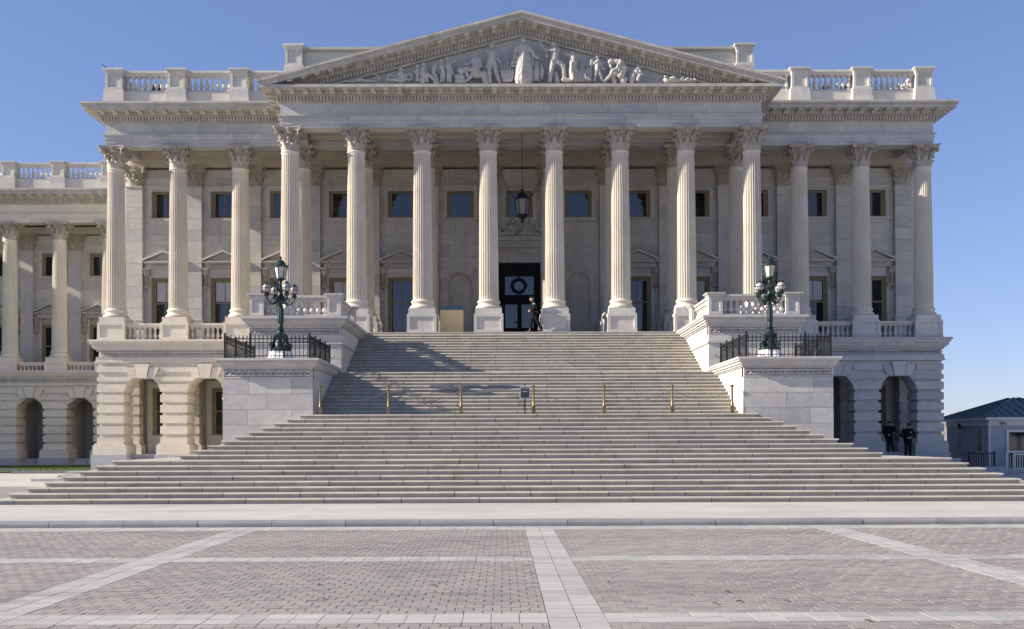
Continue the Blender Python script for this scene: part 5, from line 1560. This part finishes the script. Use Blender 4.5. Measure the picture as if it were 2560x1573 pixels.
figure('tall carved robed woman standing under the apex holding a wreath', zoomB, B4, [[(415, 105, 36)], [(412, 78, 14), (405, 70, 12), (395, 90, 14)], [(415, 140, 18), (415, 200, 64), (420, 290, 62)], [(420, 300, 66), (405, 430, 80), (400, 575, 88)], [(440, 300, 60), (460, 440, 66), (470, 575, 66)], [(345, 195, 30), (318, 280, 24), (308, 370, 18)], [(485, 195, 30), (540, 280, 24), (600, 318, 14)], [(350, 300, 20, -.1), (365, 420, 22, -.14), (350, 575, 26, -.14)], [(520, 260, 24, .08), (530, 400, 20, .08)], [(385, 180, 10, -.18), (400, 300, 12, -.2), (390, 500, 14, -.24)], [(440, 180, 10, -.18), (430, 320, 12, -.2), (445, 520, 14, -.22)]], extra=wreath)
figure('carved eagle with half-spread wings at the feet of the robed woman', zoomB, B4, [[(566, 368, 20), (572, 400, 26), (575, 470, 40), (570, 560, 30)], [(590, 358, 8), (604, 366, 4)], [(515, 420, 14), (508, 470, 26), (520, 550, 14)], [(628, 405, 14), (640, 460, 26), (632, 550, 14)], [(555, 555, 16), (545, 580, 12)], [(590, 555, 16), (600, 580, 12)]])
figure('carved woodcutter swinging a raised axe in a wide stride', zoomB, B4, [[(775, 152, 36)], [(778, 185, 16), (795, 225, 52), (785, 320, 46)], [(770, 345, 40), (745, 450, 32), (730, 580, 24)], [(810, 345, 38), (885, 405, 32), (898, 500, 26), (900, 580, 20)], [(830, 215, 24), (790, 238, 20, -.18), (740, 235, 15, -.16)], [(750, 215, 22), (690, 218, 16), (660, 195, 12)], [(690, 235, 7), (635, 165, 6)], [(622, 130, 16), (632, 175, 12)], [(800, 480, 22, .1), (820, 580, 30, .1)], [(690, 270, 16), (700, 300, 14)]])
figure('carved hunter carrying game over his shoulder beside a stump', zoomB, B4, [[(1000, 258, 32)], [(1005, 285, 30), (1008, 330, 50), (1000, 430, 46)], [(985, 440, 34), (978, 520, 28), (985, 580, 22)], [(1020, 440, 34), (1030, 520, 28), (1035, 580, 22)], [(955, 275, 20), (912, 258, 12)], [(1045, 270, 18), (1075, 310, 12)], [(985, 390, 18, -.2), (985, 480, 22, -.22), (1000, 575, 26, -.22)], [(890, 575, 26, -.1), (960, 585, 22, -.1)]])
figure('carved thicket of tall plant stalks and broad leaves', zoomB, B4, [[(1120+q*18, 585, 12), (1115+q*20, 480, 10), (1105+q*24, 380+(abs(q*37) % 90), 5)] for q in range(-3, 6)]+[[(1060, 450, 8), (1065, 530, 18), (1075, 585, 10)], [(1130, 515, 16, -.15), (1160, 570, 24, -.15), (1200, 580, 16, -.15)]])
figure('carved boy standing with folded arms', zoomB, B4, [[(1292, 305, 26)], [(1294, 330, 12), (1295, 370, 34), (1290, 460, 28)], [(1280, 465, 22), (1270, 530, 17), (1262, 580, 14)], [(1310, 465, 22), (1335, 530, 17), (1348, 580, 14)], [(1265, 355, 14), (1245, 385, 13), (1285, 362, 12, -.14)], [(1330, 370, 14), (1350, 440, 11), (1385, 440, 6)], [(1225, 345, 20), (1215, 400, 16)]])
figure('carved seated man with feathered headdress resting head on hand', zoomB, B4, [[(1452, 358, 38)]]+[[(1450, 345, 12), (1400+q*22, 325-abs(q-2)*3, 9)] for q in range(6)]+[[(1490, 345, 30), (1560, 365, 48), (1600, 440, 50), (1570, 510, 52)], [(1560, 510, 36), (1500, 490, 34), (1475, 470, 30), (1440, 530, 24), (1375, 588, 16)], [(1555, 390, 18, -.15), (1510, 460, 15, -.18), (1470, 470, 13, -.18)], [(1450, 390, 16), (1460, 450, 18)], [(1590, 530, 40, .1), (1600, 580, 46, .1)], [(1480, 540, 30, .1), (1500, 585, 30, .1)]])
figure('carved crouching woman bending over a small child', zoomB, B4, [[(1775, 440, 26)], [(1760, 440, 22), (1730, 480, 34), (1715, 540, 40), (1700, 590, 30)], [(1745, 480, 18, -.12), (1800, 520, 15, -.15), (1850, 522, 10, -.15)], [(1795, 488, 24, -.12)], [(1790, 530, 22, -.1), (1775, 575, 26, -.1)], [(1740, 430, 12), (1800, 415, 10), (1820, 430, 6)], [(1630, 560, 26), (1600, 585, 20)]])
def heap(mb, conv, k):
    r = random.Random(4)
    for i in range(60):
        t = r.random(); X, Z = conv(2090+370*t, 590-(45-28*t)*r.random()); mb.ball((X, YST0+r.uniform(-.15, .15), Z), (16-7*t)*k*1.3, 6)
figure('carved low grave mound of leaves tapering into the pediment tip', zoomB, B4, [[(2110, 575, 36), (2200, 580, 30), (2330, 588, 20), (2450, 592, 12)]], extra=heap)
# pair of figures above the entrance
YST0, ZP_keep = YW-.14, ZP
def doorfig(label, limbs):
    mb = MB()
    for L in limbs:
        for i in range(len(L)-1): mb.capsule((L[i][0], YW-.14+L[i][3], L[i][1]), (L[i+1][0], YW-.14+L[i+1][3], L[i+1][1]), L[i][2], L[i+1][2], 10)
    for i, (a, b, c) in enumerate(mb.v):
        if c < 13.40: mb.v[i] = (a, b, 13.40)
    o = remesh(mb, .02, 'door_figure', M['statue'], None, (limbs[0][0][0], YW-.14, 13.40), 1, .020); return tag(o, label, 'statue')
doorfig('carved reclining robed woman above the entrance leaning on her arm', [[(-.38, 14.30, .13, 0), (-.38, 14.34, .12, 0)], [(-.40, 14.16, .06, 0), (-.42, 13.95, .20, 0), (-.35, 13.65, .24, 0)], [(-.35, 13.62, .2, -.05), (-.75, 13.58, .17, -.05), (-1.15, 13.52, .12, -.05), (-1.4, 13.46, .08, 0)], [(-.56, 14.02, .08, 0), (-.72, 13.8, .07, 0), (-.95, 13.9, .06, 0), (-1.25, 14.1, .05, 0)], [(-1.1, 13.75, .14, .05), (-1.25, 13.6, .18, .05)], [(-.25, 14.0, .08, -.05), (-.12, 13.75, .07, -.05), (-.2, 13.55, .07, -.1)]])
doorfig('carved seated veiled woman with lowered head above the entrance', [[(.42, 14.34, .13, -.03), (.42, 14.38, .12, -.03)], [(.42, 14.25, .17, .05), (.36, 14.0, .2, .05)], [(.42, 14.15, .1, 0), (.42, 13.95, .22, 0), (.40, 13.6, .30, 0)], [(.40, 13.6, .25, -.08), (.15, 13.52, .16, -.12), (-.02, 13.48, .1, -.1)], [(.62, 14.0, .09, 0), (.8, 13.75, .08, -.05), (.6, 13.62, .08, -.12)], [(.55, 13.6, .24, -.05), (.9, 13.52, .14, -.05), (1.35, 13.46, .08, 0)], [(1.0, 13.8, .13, .05), (.98, 14.05, .12, .05)], [(1.2, 13.6, .1, 0), (1.15, 13.95, .05, 0)]])

# ------------------------------------------------------------------ people
def hand(m, w_, d, n, k=1.0, curl=.5):
    """palm and five fingers from wrist w_ along d; n is the palm normal"""
    d = d.normalized(); s = d.cross(n).normalized(); n = s.cross(d)
    p = w_+d*.09*k
    m.capsule(w_, p-d*.02, .027*k, .024*k, 8)
    for j, (o, L) in enumerate(((-.030, .070), (-.010, .080), (.010, .074), (.030, .058))):
        a = p+s*o*k; m.capsule(w_+d*.03*k+s*o*.8*k, a, .017*k, .0105*k, 8)
        b = a+(d*(1-curl*.5)+n*curl*.8).normalized()*L*.55*k; c = b+(d*(1-curl)+n*curl*1.4).normalized()*L*.5*k
        m.capsule(a, b, .0105*k, .0095*k, 8); m.capsule(b, c, .0095*k, .008*k, 8)
    t0 = w_+d*.025*k-s*.022*k; t1 = t0+(d*.5-s*.8+n*.3).normalized()*.04*k; t2 = t1+(d*.9-s*.2+n*.4).normalized()*.032*k
    m.capsule(t0, t1, .015*k, .012*k, 8); m.capsule(t1, t2, .012*k, .009*k, 8)
def person(label, loc, J, face, cap='knit', extra=None, up=(0, 0, 1)):
    T = thing('person', label, 'person', loc, None)
    o = Vector(loc); V = {k: o+Vector(v) for k, v in J.items()}
    face = Vector(face).normalized(); up = Vector(up).normalized(); sd_ = face.cross(up).normalized()
    m = MB()
    def cap_(a, b, r0, r1, mm=m, g=0.0): mm.capsule(V[a] if isinstance(a, str) else a, V[b] if isinstance(b, str) else b, r0+g, r1+g, 12)
    def torso(mm, g):
        w1 = (V['shL']-V['shR'])
        for t in (-.30, .0, .30):
            mm.capsule(V['chest']+w1*t*.8, V['pelvis']+(V['hipL']-V['hipR'])*t*1.0, .115+g, .11+g, 12)
        mm.capsule(V['shL'], V['shR'], .075+g, .075+g, 12)
    def arm(mm, s, g):
        cap_('sh'+s, 'el'+s, .058, .045, mm, g); cap_('el'+s, 'wr'+s, .044, .032, mm, g)
    def legs(mm, g):
        for s in 'LR':
            cap_('hip'+s, 'kn'+s, .088, .060, mm, g); cap_('kn'+s, 'an'+s, .058, .042, mm, g)
        cap_('hipL', 'hipR', .10, .10, mm, g)
    # the body itself, one continuous surface
    torso(m, -.004); legs(m, 0)
    for s in 'LR':
        arm(m, s, 0); cap_('an'+s, 'to'+s, .044, .030)
        hand(m, V['wr'+s], Vector(J.get('hd'+s, (0, 0, -1))), Vector(J.get('hn'+s, (0, -1, 0))), 1.0, .55)
    m.capsule(V['neck']-up*.04, V['head']-up*.06, .056, .052, 12)
    h = V['head']
    st = len(m.v); m.ball((0, 0, 0), .098, 18, .80, 1.0, 1.12)
    m.ball((0, .035, -.062), .062, 12, .9, 1.0, .9)           # jaw
    m.capsule((0, .094, .012), (0, .112, -.022), .011, .015, 8)  # nose
    m.capsule((-.022, .088, -.055), (.022, .088, -.055), .009, .009, 8)   # mouth
    m.capsule((-.045, .080, .022), (.045, .080, .022), .014, .014, 8)    # brow
    for q in (-1, 1): m.capsule((q*.082, 0, .01), (q*.082, .004, -.03), .014, .012, 8)   # ears
    R = Matrix((( -sd_.x if False else sd_.x, face.x, up.x, h.x), (sd_.y, face.y, up.y, h.y), (sd_.z, face.z, up.z, h.z), (0, 0, 0, 1)))
    m.xform(R, st)
    remesh(m, .0085, 'body', M['skin'], T, None, 2)
    e = MB()
    for q in (-.032, .032): e.ball((q, .088, .0), .010, 8)
    e.xform(R); part('eyes', e, M['leather'], T)
    # clothes
    j = MB(); torso(j, .026); arm(j, 'L', .020); arm(j, 'R', .020)
    for s in 'LR': j.capsule(V['sh'+s], V['neck']-up*.05, .075, .07, 12)
    j.capsule(V['neck']-up*.05, V['neck']+up*.015, .075, .068, 12)
    remesh(j, .014, 'jacket', M['navy'], T, None, 3)
    t = MB(); legs(t, .018); remesh(t, .014, 'trousers', M['trouser'], T, None, 3)
    for s in 'LR':
        b = MB(); d = (V['to'+s]-V['an'+s]); b.capsule(V['an'+s]+up*.10, V['an'+s], .062, .060, 12); b.capsule(V['an'+s]-Vector((0, 0, .035)), V['to'+s], .052, .040, 12)
        zl = loc[2] if V['to'+s].z < loc[2]+.12 else None
        if zl is not None: b.v = [(x_, y_, max(z_, zl+.001)) for x_, y_, z_ in b.v]
        part('boot', b, M['leather'], T, smooth=60)
    b = MB(); w1 = (V['hipL']-V['hipR']).normalized(); pc = V['pelvis']+up*.06; side = up.cross(w1)
    ring = [pc+w1*.205*math.cos(a*PI/10)+side*.15*math.sin(a*PI/10) for a in range(21)]
    b.tube(ring, .028, 6)
    for a in (2, 5, 9, 13): b.ball(tuple(ring[a]+w1*.0), .05, 8, 1, 1, 1.3)
    part('belt', b, M['leather'], T)
    c = MB(); 
    if cap == 'knit':
        c.lathe([(.084, .012), (.094, .02), (.098, .05), (.090, .085), (.060, .115), (.0, .13)], 18, (0, -.012, 0), .88, 1.12)
    else:
        c.lathe([(.085, .03), (.092, .06), (.125, .095), (.115, .115), (.05, .125), (.0, .126)], 18, (0, -.005, 0), .9, 1.1)
        c.prism([(-.07, .08), (-.05, .125), (0, .14), (.05, .125), (.07, .08)], .038, .046, 'z')
    c.xform(R); part('cap', c, M['navy'], T, smooth=50)
    if extra: extra(T, V, R)
    return T
def patch(T, V, R):
    p = V['shL'].lerp(V['elL'], .22)
    part('sleeve_patch', MB().ball((p.x, p.y-.068, p.z), .055, 10, .9, .25, 1.0), M['badge'], T, smooth=60)
# walking along the top step, facing the sunlit side
person('person in dark uniform and cap walking along the top step before the doors', (.58, .12, FL), dict(
    pelvis=(.03, .02, .92), chest=(-.02, .02, 1.32), neck=(-.05, .02, 1.48), head=(-.10, .02, 1.625), shL=(-.01, -.15, 1.40), shR=(-.03, .19, 1.40),
    elL=(.02, -.23, 1.14), wrL=(-.15, -.22, 1.02), elR=(.10, .24, 1.16), wrR=(.02, .26, .95), hipL=(.03, -.08, .90), hipR=(.03, .11, .90),
    knL=(.17, -.09, .50), anL=(.37, -.09, .11), toL=(.24, -.09, .045), knR=(-.12, .11, .49), anR=(-.17, .12, .075), toR=(-.33, .12, .035),
    hdL=(-1, 0, -.3), hnL=(0, 1, 0), hdR=(-.2, 0, -1), hnR=(0, -1, 0)), (-1, -.12, -.10), extra=patch)
# two by the arches on the right
def badge(T, V, R):
    p = V['chest']; part('badge', MB().ball((p.x+.10, p.y-.155, p.z-.02), .030, 8, 1, .4, 1.2), M['badge'], T)
person('stout person in dark uniform standing before the arch with elbows out', (19.84, 2.72, 1.15), dict(
    pelvis=(0, 0, .94), chest=(0, .0, 1.34), neck=(.02, -.02, 1.50), head=(.03, -.05, 1.645), shL=(.21, 0, 1.42), shR=(-.21, 0, 1.42),
    elL=(.36, -.06, 1.13), wrL=(.14, -.22, 1.06), elR=(-.37, -.04, 1.14), wrR=(-.14, -.22, 1.06), hipL=(.10, 0, .92), hipR=(-.10, 0, .92),
    knL=(.11, -.02, .50), anL=(.12, .02, .075), toL=(.16, -.13, .035), knR=(-.10, -.02, .50), anR=(-.11, .02, .075), toR=(-.15, -.13, .035),
    hdL=(-1, -.2, -.2), hnL=(0, 1, 0), hdR=(1, -.2, -.2), hnR=(0, 1, 0)), (.35, -1, -.15), 'peak', extra=badge)
person('slim person in dark uniform leaning in the arch with a hand raised to the face', (19.22, 3.70, 1.46), dict(
    pelvis=(.02, 0, .84), chest=(-.02, .0, 1.20), neck=(-.01, -.02, 1.35), head=(.03, -.04, 1.47), shL=(.16, -.04, 1.28), shR=(-.19, .02, 1.28),
    elL=(.30, -.12, 1.10), wrL=(.18, -.20, 1.32), elR=(-.26, -.02, 1.02), wrR=(-.13, -.18, .90), hipL=(.10, 0, .82), hipR=(-.07, 0, .82),
    knL=(.15, -.03, .44), anL=(.24, .0, .075), toL=(.31, -.11, .035), knR=(-.02, -.03, .44), anR=(-.01, .02, .075), toR=(-.03, -.13, .035),
    hdL=(-.5, 0, 1), hnL=(-.5, .8, 0), hdR=(1, -.2, -.1), hnR=(0, 1, 0)), (.75, -1, -.2), 'knit')
